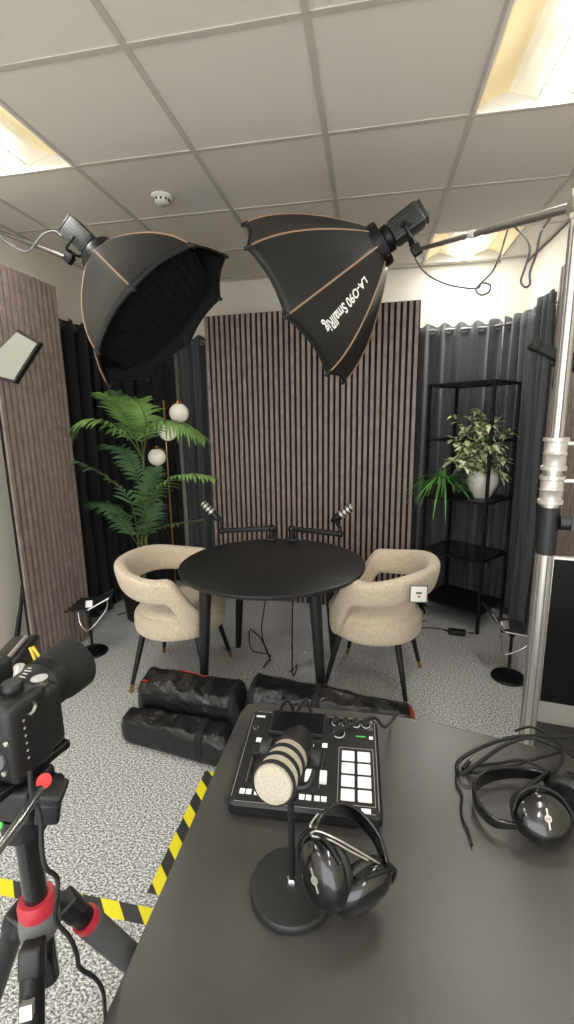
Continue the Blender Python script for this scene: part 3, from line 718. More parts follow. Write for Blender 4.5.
for x, y, yy in tips:
    e = atY(x, y, yy); b = vp+V((rnd.uniform(-.03,.03), rnd.uniform(-.03,.03), vz+.16)); mid = b.lerp(e, .5)+V((0,0,.10 if y > 440 else .03))
    pts, _ = spline([b, mid, e], [0]*3, 7); stems.tube(pts, .0022, 5)
    for i in range(3, len(pts)):
        for s in range(2 if i < len(pts)-2 else 3):
            d = V((rnd.uniform(-1,1), rnd.uniform(-1,.5), rnd.uniform(-.5,.6)))
            leaf(leaves, pts[i], d, rnd.uniform(.065, .10), rnd.uniform(.017, .026), droop=rnd.uniform(.1,.6))
s_ = stems.build('stems', 'stem', t); leaves.build('foliage', 'varie', t, smooth=60); settle(t)
# fern
fp = S0+SYv*.80+SXv*.22
t = wthing('potted_fern', 'green fern with arching fronds at the left end of the shelving unit', 'plant', tuple(fp+V((0,0,.979))))
MB().lathe([(0, 0), (.045, 0), (.06, .09), (.063, .1), (.055, .1), (.05, .085), (0, .085)], fp+V((0,0,.979)), seg=30).build('pot', 'blackmatt', t)
rnd = random.Random(11); fl = MB()
for k in range(130):
    a = rnd.uniform(0, 2*pi); L = rnd.uniform(.22, .38); e = rnd.uniform(.35, 1.2)
    p = fp+V((.02*cos(a), .02*sin(a), .979+.085)); dirv = V((cos(a)*cos(e), sin(a)*cos(e), sin(e)))
    dr = rnd.uniform(.5, 1.15)
    pts = [p+dirv*L*s-V((0,0,1))*dr*L*s*s for s in [i/8 for i in range(9)]]
    pts = [V((x.x, x.y, max(x.z, .99))) if (x-fp).xy.length < .2 and x.z < .99 else x for x in pts]
    for i in range(8):
        T = (pts[i+1]-pts[i]); sd = T.cross(V((0,0,1))).normalized() if T.cross(V((0,0,1))).length > 1e-4 else V((1,0,0))
        w0 = .014*(1-i/9); w1 = .014*(1-(i+1)/9)
        fl.add([pts[i]-sd*w0, pts[i]+sd*w0, pts[i+1]+sd*w1, pts[i+1]-sd*w1], [(0,1,2,3)])
fl.build('fronds', 'fern', t, smooth=60); settle(t)

# ------------------------------------------------------------------ microphones on the round table
def table_mic(label, clampc, elbow, mic, micdir):
    """low boom mic: clamp on the table, horizontal arm, microphone at its end"""
    z = .748
    t = wthing('boom_microphone', label, 'microphone', (clampc[0], clampc[1], z), 'boom microphones on the round table')
    c = V((clampc[0], clampc[1], 0)); e = V(elbow); mpos = V(mic)
    MB().box(c+V((0,0,z+.012)), (.06, .07, .024), bev=.005).cyl(c+V((0,0,z+.02)), c+V((0,0,z+.085)), .022).ball(c+V((0,0,z+.085)), .028, 14).build('clamp', 'black', t)
    a = c+V((0,0,z+.088)); q = basis(e-a, V((0,0,1)))
    MB().box((a+e)/2, (.032, .036, (e-a).length), q, bev=.006).build('arm', 'black', t)
    MB().ball(e, .024, 14).cyl(e, e+V((0,0,.05)), .011).tube([e+V((0,0,.03)), e.lerp(mpos, .5)+V((0,0,.02)), mpos], .009, smooth=4).build('joint', 'black', t)
    d = V(micdir).normalized()
    b = MB().lathe([(0, -.02), (.012, -.02), (.02, -.005), (.025, .012), (.026, .05)], mpos, d, 24).build('microphone', 'black', t)
    MB().lathe([(.027, .05), (.027, .145), (.024, .153), (0, .155)], mpos, d, 24).build('mesh_head', 'silver', b)
    rg = MB()
    for s in (.05, .078, .106, .134): rg.lathe([(.0265, s), (.0285, s), (.0285, s+.009), (.0265, s+.009)], mpos, d, 24, cap=False)
    rg.build('rings', 'blackmatt', b); settle(t)
y2 = TY+.47
tm = [atY(272, 528, y2), atY(293, 530, y2)]
m1 = atY(218, 519, y2); e1 = atY(222, 531, y2)
table_mic('black boom microphone reaching left over the back of the round table', (atY(272,533,y2).x, y2), e1, m1, atY(200, 500, y2)-m1)
m2 = atY(334, 520, y2-.03); e2 = atY(340, 534, y2-.1)
table_mic('black boom microphone reaching right with silver head over the round table', (atY(292,533,y2).x, y2), e2, m2, atY(354, 505, y2-.05)-m2)

# cables under the round table
def fl_(x, y): return atZ(x, y, .006)
cable('black cable dropping from the round table and curling on the carpet', [V((-.62, 2.62, .71)), V((-.62, 2.6, .5)), V((-.65,2.58,.25)), V((-.60,2.6,.05)), fl_(262,640), fl_(250,630), fl_(252,650), fl_(270,655), fl_(263,668)], .004)
cable('black cable hanging straight down at the front of the round table', [V((-.42, 2.45, .71)), V((-.425, 2.42, .4)), V((-.42, 2.38, .1)), fl_(297,665), fl_(290,672)], .004)
cable('thin black cable on the carpet from the shelving adapter to the right chair', [fl_(448,631), fl_(435,628), fl_(420,629), fl_(413,640), fl_(415,630), fl_(425,620)], .004)
cable('thin black cable on the carpet behind the left chair', [fl_(118,615), fl_(130,612), fl_(145,617), fl_(158,612), fl_(170,616)], .004)
t = wthing('power_adapter', 'small black power adapter on the carpet below the shelving unit', 'adapter', tuple(atZ(457,632,0)))
MB().box(atZ(457,632,.02), (.12, .055, .036), Euler((0,0,R(-8))), bev=.008).build('body', 'black', t)
MB().cyl(atZ(464,632,.02)+V((.03,-.005,0)), atZ(464,632,.02)+V((.065,-.01,0)), .006).build('plug', 'rubber', t); settle(t)
t = wthing('mini_tripod', 'tiny black tripod on the carpet behind the right chair', 'tripod', tuple(atZ(421,612,0)))
mc = atZ(421, 610, 0); mm = MB()
MB().cyl(mc+V((0,0,.05)), mc+V((0,0,.16)), .009).build('column', 'black', t)
for k in range(3):
    a = R(-75+120*k); MB().tube([mc+V((0,0,.07)), mc+V((cos(a)*.09, sin(a)*.09, .008))], .007).build('leg', 'black', t)
settle(t)
t = wthing('scrap_of_paper', 'tiny white paper scrap on the carpet under the round table', 'paper', tuple(atZ(305,653,.002)))
MB().prism([(-.012,-.008),(.010,-.012),(.014,.006),(0,.013),(-.011,.008)], 0, .002, Matrix.Translation(atZ(305,653,.001))).build('paper', 'white', t, smooth=0); settle(t)

# ------------------------------------------------------------------ folding panel stands
def vstand(label, c, pts, group):
    """round base stand carrying a V of two black boards with silver front edges"""
    c = V((c[0], c[1], 0)); A, B, C = [V(p) for p in pts]
    t = wthing('board_stand', label, 'stand', tuple(c), group)
    MB().lathe([(0, 0), (.098, 0), (.1, .008), (.094, .016), (.02, .022), (0, .022)], c, seg=40).build('base', 'blackmetal', t)
    MB().cyl(c+V((0,0,.02)), V((c.x, c.y, B.z-.02)), .009).ball(V((c.x,c.y,B.z-.02)), .018, 12).build('pole', 'blackmetal', t)
    bk = V((-.03, .17, .02))
    for P, Q in ((A, B), (B, C)):
        d = (Q-P); q = basis(d.cross(bk), d)
        bo = MB().box((P+Q)/2+bk*.5, (d.length*.96, bk.length, .012), q, bev=.003).build('board', 'blackmatt', t)
        MB().cyl(P, Q, .007, seg=12).build('edge_strip', 'chrome', bo)
    y = B+V((0,-.01,-.05))
    MB().tube([A.lerp(B,.6)+V((0,0,-.01)), A.lerp(B,.7)+V((0,-.01,-.10)), B+V((0,-.01,-.14)), C.lerp(B,.2)+V((0,0,-.07)), C.lerp(B,.1)], .006, smooth=5).build('handle', 'chrome', t)
    MB().box(B+V((.0, .02, .035)), (.05, .02, .05), Euler((R(-20), 0, R(20))), bev=.006).build('clip', 'silver', t)
    settle(t)
vstand('black folding board stand on a round base before the left slat panel', (-1.868, 2.61), (atY(63,612,2.61), atY(88,610,2.58), atY(109,598,2.64)), 'folding board stands')
vstand('black folding board stand on a round base beside the silver pole', (.855, 2.71), (atY(492,613,2.71), atY(505,632,2.70), atY(532,637,2.68)), 'folding board stands')

# ------------------------------------------------------------------ bags
def bag(label, quad, h, r, seed, name='equipment_bag', taper=0, zips=(), straps=(), ends=None):
    """soft nylon bag over a floor quadrilateral (four corners, going round)"""
    rnd = random.Random(seed); c = sum((V(p) for p in quad), V())/4
    t = thing(name, label, 'bag', (c.x, c.y, 0), 0, 'black equipment bags')
    q4 = [V(p)-c for p in quad]; ph = [rnd.uniform(0, 6) for _ in range(8)]
    LL = (q4[1]-q4[0]).length; WW = (q4[3]-q4[0]).length
    def prof(a, ex): return math.copysign(abs(cos(a))**ex, cos(a)), math.copysign(abs(sin(a))**ex, sin(a))
    def S(u, v, g=0):
        # u along the length, v round the section
        px, pz = prof(2*pi*v, .42)
        e = min(1, u/(r/LL), (1-u)/(r/LL)); e = math.sqrt(max(0, 1-(1-e)**2)) if e < 1 else 1
        e = max(e, .03)
        hh = h*(1+taper*(u-.5)+.04*sin(4*u+ph[0])+.02*sin(9*u+ph[1]))
        y = .5+.5*px*(.55+.45*e)
        base = q4[0].lerp(q4[1], u).lerp(q4[3].lerp(q4[2], u), y)
        z = hh*.5*(1+pz*(.2+.8*e))
        wr = .004*sin(19*u+13*v+ph[2])+.003*sin(33*u-19*v+ph[3])+.004*abs(sin(27*u+20*v+ph[5]))+.003*sin(34*v+7*u+ph[4])
        if pz < -.8: wr = 0
        return V((base.x, base.y, max(.001, z+wr*(pz > -.5)+g*pz))) + V((0,0,0))
    b = MB().grid(lambda u, v: S(.002+.996*u, v), 90, 40, closev=True)
    n = 40; b.f.append(tuple(range(40))); b.mi.append(0); b.f.append(tuple(89*40+k for k in range(40))); b.mi.append(0)
    b.build('body', 'bag', t, smooth=80)
    for (u0, v0, u1, v1, mt_) in zips:
        MB().tube([S(u0+(u1-u0)*k/24, v0+(v1-v0)*k/24, .003) for k in range(25)], .0042, 6).build('zip', mt_, t)
    for u in straps:
        MB().grid(lambda a, b2: S(u+.035*a/LL*1.0, -.02+.54*b2, .004), 3, 22).build('strap', 'blackmatt', t, solid=.004)
    if ends:
        MB().grid(lambda a, b2: S(.965+.03*a, b2, .003), 3, 30, closev=True).build('end_trim', ends, t)
    return t
def Q(*p): return [atZ(x, y, 0) for x, y in p]
bag('black nylon equipment bag with red zip at the back, left of the pile', [V((-1.17,1.93,0)), V((-.60,1.88,0)), V((-.60,2.10,0)), V((-1.20,2.12,0))], .24, .05, 1, zips=((.04,.30,.12,.30,'red'), (.36,.20,.62,.17,'red')), straps=(.9,))
bag('black nylon equipment bag lying in front at the lower left of the pile', [V((-1.19,1.80,0)), V((-.60,1.69,0)), V((-.60,1.86,0)), V((-1.21,1.915,0))], .14, .05, 2, straps=(.72,))
bag('long slim black stand bag with orange end behind the desk', [V((-.585,1.90,0)), V((.245,2.01,0)), V((.245,2.13,0)), V((-.585,2.11,0))], .22, .05, 3, taper=-.5, zips=((.05,.22,.9,.22,'blackmatt'),), straps=(.02, .4), ends='orange')

# ------------------------------------------------------------------ hazard tape
def tape(label, pts, ax, ay, i):
    b = V((sum(p[0] for p in pts)/4, sum(p[1] for p in pts)/4, 0))
    o = MB().prism([(x-b.x, y-b.y) for x, y in pts], .0005, .0022).build('hazard_tape', tape_mat('hazard_tape_%s' % i, ax, ay), smooth=0); o.location = b
    return tag(o, label, 'tape', 'hazard tape strips on the carpet')
tape('yellow and black hazard tape strip running along the desk towards the bags', [(-.71, 1.14), (-.658, 1.14), (-.655, 1.69), (-.708, 1.69)], 7.5, 7.5, 'long')
tape('yellow and black hazard tape strip crossing behind the tripod', [(-1.75, 1.055), (-.45, 1.045), (-.45, 1.095), (-1.75, 1.105)], 7.5, 7.5, 'cross')

# ------------------------------------------------------------------ mixing console
def console():
    A = atZ(228, 799, .79); B = atZ(381, 815, .79)
    ang = math.atan2(.012, 1)+R(1.5); W, Dp = .318, .265
    t = thing('mixing_console', 'black podcast mixing console with eight white pads on the desk', 'mixer', (-.119, .768, dz), ang)
    h0, h1 = .034, .066; sl = math.atan2(h1-h0, Dp)
    # wedge body
    def T(x, y, z=0): return V((x, y*cos(sl), h0+y*sin(sl)+z))      # on the sloping top; x -W/2..W/2, y 0..Dp
    rr = .014
    def outline(ins):
        o = []
        for cx, cy, a0 in ((W/2-rr, rr, -90), (W/2-rr, Dp-rr, 0), (-W/2+rr, Dp-rr, 90), (-W/2+rr, rr, 180)):
            for k in range(6): a = R(a0+18*k); o.append((cx+(rr-ins)*cos(a), cy+(rr-ins)*sin(a)))
        return o
    o0, o1 = outline(0), outline(.004); n = len(o0)
    vs = [V((x, y, .004)) for x, y in outline(.006)]+[V((x, y, .01)) for x, y in o0]+[T(x, y, -.006) for x, y in o0]+[T(x, y, 0) for x, y in o1]
    fs = [tuple(range(n))[::-1]]+[(k*n+i, k*n+(i+1) % n, (k+1)*n+(i+1) % n, (k+1)*n+i) for k in range(3) for i in range(n)]+[tuple(3*n+i for i in range(n))]
    MB().add(vs, fs).build('body', 'black', t, smooth=30)
    E3 = Euler((sl, 0, 0))
    def bxx(mb, x, y, w, d, hh, z=0, bev=.001): return mb.box(T(x, y, z+hh/2), (w, d, hh), E3, bev=bev)
    # thin silver outline on the top
    ln = MB()
    for x, y, w, d in ((0, .006, W-.03, .001), (0, Dp-.006, W-.03, .001), (-W/2+.007, Dp/2, .001, Dp-.03), (W/2-.007, Dp/2, .001, Dp-.03)): bxx(ln, x, y, w, d, .0006, bev=0)
    ln.build('outline', 'silver', t, smooth=0)
    # screen
    s = bxx(MB(), -.035, .222, .138, .075, .010, 0, .003).build('display', 'blackmatt', t)
    bxx(MB(), -.035, .222, .126, .064, .0006, .0101, 0).build('display_glass', 'screen', s, smooth=0)
    # pads
    for i in range(2):
        for j in range(4):
            p = bxx(MB(), .089+i*.035, .042+j*.033, .0285, .0265, .005, 0, .002).build('pad', 'padkey', t)
    pf = MB()
    for x, y, w, d in ((.1065, .022, .078, .001), (.1065, .166, .078, .001), (.068, .094, .001, .144), (.145, .094, .001, .144)): bxx(pf, x, y, w, d, .0006, bev=0)
    pf.build('pad_outline', 'silver', t, smooth=0)
    for x in (.083, .126): bxx(MB(), x, .011, .019, .010, .003).build('button', 'padkey', t)
    # knobs
    kr = bxx(MB(), .095, .238, .105, .03, .002, 0, .001).build('knob_panel', 'blackgloss', t)
    for k in range(4):
        x = .058+k*.0245; kn = MB().lathe([(.0095, 0), (.009, .012), (.0075, .014), (0, .014)], T(x, .238, .002), (0, -sin(sl), cos(sl)), 24).build('knob', 'black', t)
        MB().lathe([(.0105, 0), (.0105, .0015), (.0095, .0015)], T(x, .238, .002), (0, -sin(sl), cos(sl)), 24).build('ring', 'white', kn)
    kn = MB().lathe([(.013, 0), (.0125, .014), (.011, .017), (0, .017)], T(.066, .207), (0, -sin(sl), cos(sl)), 28).build('knob', 'black', t)
    MB().lathe([(.0145, 0), (.0145, .0018), (.013, .0018)], T(.066, .207), (0, -sin(sl), cos(sl)), 24).build('ring', 'white', kn)
    # faders with slots, buttons above and below
    for k in range(6):
        x = -.125+k*.0315
        sl_ = bxx(MB(), x+.004, .095, .0022, .085, .0006, 0, 0).build('fader_slot', 'screen', t, smooth=0)
        bxx(MB(), x-.004, .095, .0006, .085, .0005, 0, 0).build('scale_line', 'silver', t, smooth=0)
        y = (.13, .09, .12, .14, .075, .075)[k]
        f = bxx(MB(), x+.004, y, .0155, .027, .012, 0, .002).build('fader', 'black' if k not in (4, 5) else 'padkey', t)
        for dx in (-.006, .008): bxx(MB(), x+dx, .028, .0115, .0115, .003).build('button', 'padkey', t)
        bxx(MB(), x+.002, .166, .0125, .012, .003).build('button', 'padkey', t)
    # power button, brand mark, little texts
    pb = MB().lathe([(.0085, 0), (.0085, .002), (0, .002)], T(-.138, .205), (0, -sin(sl), cos(sl)), 24).build('power_button', 'chrome', t)
    MB().lathe([(.004, .002), (.004, .0028), (0, .0028)], T(-.138, .205), (0, -sin(sl), cos(sl)), 16).build('power_icon', 'black', pb)
    bxx(MB(), -.133, .243, .022, .006, .0006, 0, 0).build('brand_mark', 'ink', t, smooth=0)
    bxx(MB(), .118, .203, .022, .003, .0006, 0, 0).build('printed_line', 'green', t, smooth=0)
    bxx(MB(), .142, .2, .009, .009, .002).build('button', 'padkey', t)
    ft = MB()
    for x in (-.13, .13):
        for y in (.03, .23): ft.cyl((x, y, 0), (x, y, .006), .012)
    ft.build('feet', 'rubber', t)
    return t
console()
cable('two black cable loops behind the mixing console', [V((-.23,1.06,.76)), V((-.22,1.075,.80)), V((-.20,1.07,.82)), V((-.18,1.06,.78)), V((-.175,1.06,.80)), V((-.155,1.07,.83)), V((-.14,1.06,.80)), V((-.13,1.05,.77))], .004)
cable('black microphone cable running over the back of the console', [at(306,742,.70), at(322,741,.72), at(340,730,.76), at(360,722,.80), at(375,718,.84), at(385,727,.86), at(398,712,.90), atZ(392,722,.758)], .003)

# ------------------------------------------------------------------ desk microphone
MBp = V((-.118, .634, 0))
t = wthing('desk_microphone', 'cream and black ribbed microphone on a round black base on the desk', 'microphone', (MBp.x, MBp.y, dz))
MB().lathe([(0, 0), (.071, 0), (.073, .004), (.073, .013), (.070, .017), (.064, .018), (0, .018)], MBp+V((0,0,dz)), seg=64).build('base', 'basegrey', t)
MB().lathe([(.011, .018), (.011, .026), (.0075, .030)], MBp+V((0,0,dz)), seg=6).build('nut', 'chrome', t)
MB().cyl(MBp+V((0,0,dz+.02)), MBp+V((0,0,.945)), .0058, seg=18).build('pole', 'black', t)
Fc = at(272, 786, .575); Bc = at(301, 737, .70); d = (Fc-Bc).normalized(); Lm = (Fc-Bc).length
rm = .0255
body = MB().lathe([(0, 0), (.012, 0), (.021, .006), (.0245, .018), (.0255, Lm*.38)], Bc, d, 40).build('microphone', 'black', t)
MB().lathe([(rm-.001, Lm*.38), (rm+.0005, Lm*.40), (rm+.0015, Lm-.006), (rm-.001, Lm-.001), (rm*.6, Lm+.002), (0, Lm+.003)], Bc, d, 48).build('mesh_head', 'micmesh', body)
rg = MB()
for s in (.44, .61, .78, .945): rg.lathe([(rm+.001, Lm*s-.0035), (rm+.0032, Lm*s-.003), (rm+.0032, Lm*s+.003), (rm+.001, Lm*s+.0035)], Bc, d, 48, cap=False)
rg.build('rings', 'blackmatt', body)
side = d.cross(V((0,0,1))).normalized(); dn = d.cross(side).normalized(); dn = dn if dn.z < 0 else -dn
mc = Bc+d*Lm*.36; top = MBp+V((0,0,.945))
yk = MB().tube([mc-side*.036, mc-side*.036+dn*.02, mc-side*.026+dn*.042, mc+dn*.048, mc+side*.026+dn*.042, mc+side*.036+dn*.02, mc+side*.036], .0055, 8, smooth=4)
yk.tube([mc+dn*.048, (mc+dn*.048).lerp(top, .5), top], .009, 12).ball(top, .012, 14)
yk.build('yoke', 'black', t)
for s in (-1, 1):
    MB().lathe([(.006, 0), (.013, .002), (.015, .008), (.0145, .016), (.012, .018), (0, .018)], mc+side*s*.028, side*s, 24).build('knob', 'black', t)
settle(t)

# ------------------------------------------------------------------ headphones
def headphones(label, cupA, nA, cupB, nB, bandtop, rot_pts, logo=True, cupr=(.041, .036), majA=None):
    """cupA/cupB: centres of the cups, nA/nB outward normals; rot_pts: points of the headband from cup A to cup B"""
    cA, cB = V(cupA), V(cupB); base = (cA+cB)/2; base.z = dz
    t = wthing('headphones', label, 'headphones', tuple(base), 'black over-ear headphones')
    for c, n, lead in ((cA, V(nA), rot_pts[0]), (cB, V(nB), rot_pts[-1])):
        n.normalize(); upv = majA if (majA and c is cA) else (V(lead)-c); q = basis(n, upv); ea, eb = cupr
        shell = MB(); vs = []; seg = 40; pr = [(.001, .026), (.3, .0255), (.62, .0225), (.84, .0165), (.97, .006), (1.0, -.002), (.93, -.008), (.6, -.008)]
        for rr, z in pr:
            for k in range(seg): a = 2*pi*k/seg; vs.append(c+q@V((ea*1.1*rr*cos(a), eb*rr*sin(a), z)))
        fs = [(i*seg+k, i*seg+(k+1) % seg, (i+1)*seg+(k+1) % seg, (i+1)*seg+k) for i in range(len(pr)-1) for k in range(seg)]
        cup = shell.add(vs, fs).build('ear_cup', 'blackgloss', t)
        MB().grid(lambda u, v: c+q@V((ea*1.02*(.80+.22*cos(2*pi*v))*cos(2*pi*u), eb*(.80+.22*cos(2*pi*v))*sin(2*pi*u), -.016+.010*sin(2*pi*v))), 40, 12, True, True).build('ear_pad', 'leather', cup, smooth=80)
        MB().lathe([(0, -.009), (.9*eb, -.009)], c, n, 24, cap=False).build('driver_cloth', 'blackmatt', cup)
        if c is cA:
            lg = MB().box(c+q@V((0, 0, .0268)), (.034, .0028, .0012), q@Euler((0,0,.0)).to_matrix())
            lg.lathe([(.0035, .0262), (.0062, .0262), (.0062, .0276), (.0035, .0276)], c, n, 20, cap=False).build('emblem', 'silver', cup)
        # slider yoke
        e = V(lead)
        MB().tube([c+q@V((ea*.2, eb*1.04, .004)), c+q@V((ea*.9, eb*.7, .008)), c+q@V((ea*1.22, 0, .006)), c+q@V((ea*.9, -eb*.7, .008)), c+q@V((ea*.2, -eb*1.04, .004))], .0035, 8, smooth=5).tube([c+q@V((ea*1.2, 0, .006)), e], .005, 8).build('slider', 'blackmetal', cup)
    P, _ = spline([V(p) for p in rot_pts], [0]*len(rot_pts), 10)
    axn = (cB-cA).normalized(); ctrp = base+V((0,0,.02))
    wide = (rot_pts[len(rot_pts)//2]-rot_pts[0]).cross(rot_pts[-1]-rot_pts[0]).normalized()
    def hb(u, v, w=.017, th=.0035, off=0):
        x = u*(len(P)-1); i = min(int(x), len(P)-2); p = P[i].lerp(P[i+1], x-i); T = (P[i+1]-P[i]).normalized()
        nn = T.cross(wide).normalized(); a = 2*pi*v
        f = sin(pi*min(1, max(0, .12+.76*u)))
        return p+wide*w*f*math.copysign(abs(cos(a))**.5, cos(a))+nn*(th*math.copysign(abs(sin(a))**.5, sin(a))+off)
    MB().grid(lambda u, v: hb(u, v), 60, 16, closev=True).build('headband', 'blackgloss', t, smooth=60)
    return t, hb, wide
# pair leaning against the base of the desk microphone
def px(x, y, d): return at(x, y, d)
hp, hb, wd_ = headphones('black over-ear headphones leaning on the desk microphone base', px(324,872,.725), -rt*.62-fw*.78+up*.12, px(362,889,.735), rt*.42-fw*.80-up*.42, None,
    [px(313,834,.745), px(319,818,.765), px(335,807,.79), px(356,815,.80), px(375,836,.785), px(386,864,.755)], cupr=(.050, .040))
MB().tube([px(311,833,.735), px(318,831,.73), px(335,838,.725), px(355,849,.73), px(380,864,.74)], .0014, 6, smooth=4).tube([px(312,836,.735), px(330,840,.725), px(352,852,.73), px(384,868,.745)], .0014, 6, smooth=4).build('wire', 'silver', hp)
MB().tube([px(312,835,.735), px(311,824,.755), px(318,814,.77)], .003, 8, smooth=4).build('hinge', 'chrome', hp)
settle(hp)
# second pair lying at the right
def dk(x, y, z=.0): return atZ(x, y, dz+.006+z)
hp2, hb2, _ = headphones('black over-ear headphones lying under coiled cables at the right of the desk', atZ(543,818,dz+.050), -fw*.75+up*.45-rt*.1, atZ(574,796,dz+.052), rt*.55+fw*.6+up*.2, None,
    [dk(516,826,.022), dk(494,822,.020), dk(478,806,.018), dk(474,790,.018), dk(486,777,.018), dk(514,772,.02), dk(545,777,.022), dk(566,790,.03)], cupr=(.042, .052), majA=up)
settle(hp2)
# coiled cables round the second pair
def dk(x, y, z=.0): return atZ(x, y, dz+.006+z)
cable('thick black headphone cable coiled on the desk behind the right headphones', [dk(585,735,.02), dk(560,737,.03), dk(530,736,.04), dk(505,739,.03), dk(480,748,.02), dk(460,760,.01), dk(457,770), dk(464,773,.01), dk(480,762,.02), dk(505,745,.03), dk(530,738,.04), dk(552,745,.03), dk(562,752,.03), dk(560,765,.04), dk(545,775,.06), dk(530,785,.06), dk(516,795,.05), dk(512,806,.04), dk(519,819,.024)], .0045)
cable('thin black cable with plug looping at the left of the right headphones', [dk(585,746,.03), dk(560,752,.03), dk(535,759,.03), dk(515,765,.03), dk(495,770,.02), dk(475,773,.01), dk(466,770), dk(475,766,.01), dk(500,763,.02), dk(520,760,.03), dk(535,765,.03), dk(555,775,.03), dk(585,782,.03)], .0035)
cable('thin grey cable trailing left of the right headphones on the desk', [dk(457,770), dk(456,782), dk(462,795), dk(461,808), dk(463,820), dk(468,830), dk(472,845)], .0025, 'rubber')
cable('black cable arching at the back of the desk below the monitor', [dk(515,731,.01), dk(530,727,.03), dk(545,733,.02), dk(560,745,.01), dk(574,758,.01), dk(590,765)], .003)
t = wthing('audio_plug', 'silver jack plug at the cable end left of the right headphones', 'plug', tuple(dk(470,764)))
a, b = dk(463,769,.004), dk(473,757,.008)
MB().cyl(a, a.lerp(b, .6), .0045).build('sleeve', 'rubber', t); MB().cyl(a.lerp(b, .6), b, .003).build('pin', 'chrome', t); settle(t)

# ------------------------------------------------------------------ monitor on a low table behind the desk
t = thing('computer_monitor', 'large black screen with silver chin at the right edge behind the desk', 'monitor', (.575+.31, 1.52-.05, 0), R(-9))
W_, z0, z1 = .62, .526, 1.115
MB().box((0, .012, (z0+z1)/2), (W_, .024, z1-z0), bev=.004).build('housing', 'silver', t)
MB().box((0, -.002, (z0+.082+z1-.006)/2), (W_-.012, .004, z1-z0-.09)).build('screen', 'panelblack', t, smooth=0)
MB().prism([(-.1, .03), (.1, .03), (.1, .20), (-.1, .20)], .392, .40).box((0, .12, .55), (.1, .012, .32), Euler((R(-14), 0, 0))).build('stand', 'silver', t, smooth=0)
t = thing('side_table', 'low black side table under the monitor at the right edge', 'table', (.90, 1.62, 0), R(-9))
MB().box((0, 0, .38), (.56, .36, .022), bev=.003).build('tabletop', 'black', t)
for sx in (-1, 1):
    for sy in (-1, 1): MB().box((sx*.25, sy*.15, .185), (.03, .03, .37), bev=.002).build('leg', 'black', t)

# ------------------------------------------------------------------ camera tripod
AP = at(38, 908, .62)
t = wthing('camera_tripod', 'black camera tripod with red collar at the lower left', 'tripod', (AP.x, AP.y, 0))
hz = at(25, 815, .60).z
MB().cyl(AP+V((0,0,-.12)), AP+V((0,0,hz-AP.z)), .0150, seg=28).build('centre_column', 'blackgloss', t)
MB().lathe([(.016, .0), (.022, 0), (.024, .006), (.024, .018), (.021, .026), (.016, .026)], AP+V((0,0,-.005)), seg=32).build('collar', 'collar', t)
MB().lathe([(.017, 0), (.023, 0), (.026, -.012), (.026, -.03), (.02, -.04), (.017, -.04)][::-1], AP, seg=32).build('spider', 'grey', t)
for k, az in enumerate((54, 176, 294)):
    a = R(az); d = V((cos(a), sin(a), 0)); dirn = V((d.x*.40, d.y*.40, -.91)).normalized(); s0 = AP+d*.034+V((0,0,-.02))
    lenL = (s0.z)/(-dirn.z)
    pe = s0+dirn*(lenL-.02)
    l = MB().cyl(s0, s0+dirn*lenL*.48, .0150, .0145, 20).build('leg', 'blackmetal', t)
    MB().cyl(s0+dirn*lenL*.47, pe, .0125, seg=18).build('lower_leg', 'blackmetal', l)
    MB().cyl(s0+dirn*lenL*.45, s0+dirn*lenL*.50, .019, seg=20).build('leg_lock', 'rubber', l)
    MB().ball(pe, .0155, 14).build('foot', 'rubber', l)
    MB().box(s0+dirn*.012, (.030, .028, .036), basis(dirn, d), bev=.005).build('hinge', 'black', l)
    if k == 0:
        MB().cyl(s0+dirn*.065, s0+dirn*.20, .019, .019, 24, bev=.003).build('foam_grip', 'foam', l)
        MB().cyl(s0+dirn*.052, s0+dirn*.064, .0185).build('red_ring', 'collar', l)
    if k == 2: MB().box(s0+dirn*.05-d.cross(V((0,0,1)))*0+V((0,-.0,0))+d*.014, (.024, .014, .016), basis(dirn, d)).build('latch', 'silver', l)
H0 = V((AP.x, AP.y, hz))
hd = MB().cyl(H0+V((0,0,-.012)), H0+V((0,0,.02)), .027, seg=28).box(H0+V((0,0,.045)), (.07, .055, .05), bev=.008).cyl(H0+V((-.05,0,.05)), H0+V((.05,0,.05)), .021, seg=24)
hd.build('pan_head', 'black', t)
hp0 = H0+V((-.0,-.02,.02))
MB().tube([at(40,790,.52), at(20,820,.47), at(-12,862,.42)], [.0055,.0055,.0055], 12).build('pan_handle', 'chrome', t)
kn = MB().lathe([(.008, 0), (.0085, .005), (.0, .006)], at(44,781,.55), at(44,781,.5)-at(44,781,.55), 24).build('red_button', 'redbutton', t)
MB().box(at(50,791,.55), (.035, .03, .016), Euler((.2,.3,.3)), bev=.004).box(at(48,812,.55), (.028, .012, .032), Euler((.1,.2,.4)), bev=.004).build('lever', 'black', t)
MB().box(H0+V((.0,.0,.078)), (.055, .12, .012), Euler((0,0,R(-12))), bev=.003).build('quick_release_plate', 'blackmetal', t)
MB().cyl(at(0,826,.5), at(-2,826,.49), .004).build('level', 'green', t)
settle(t)

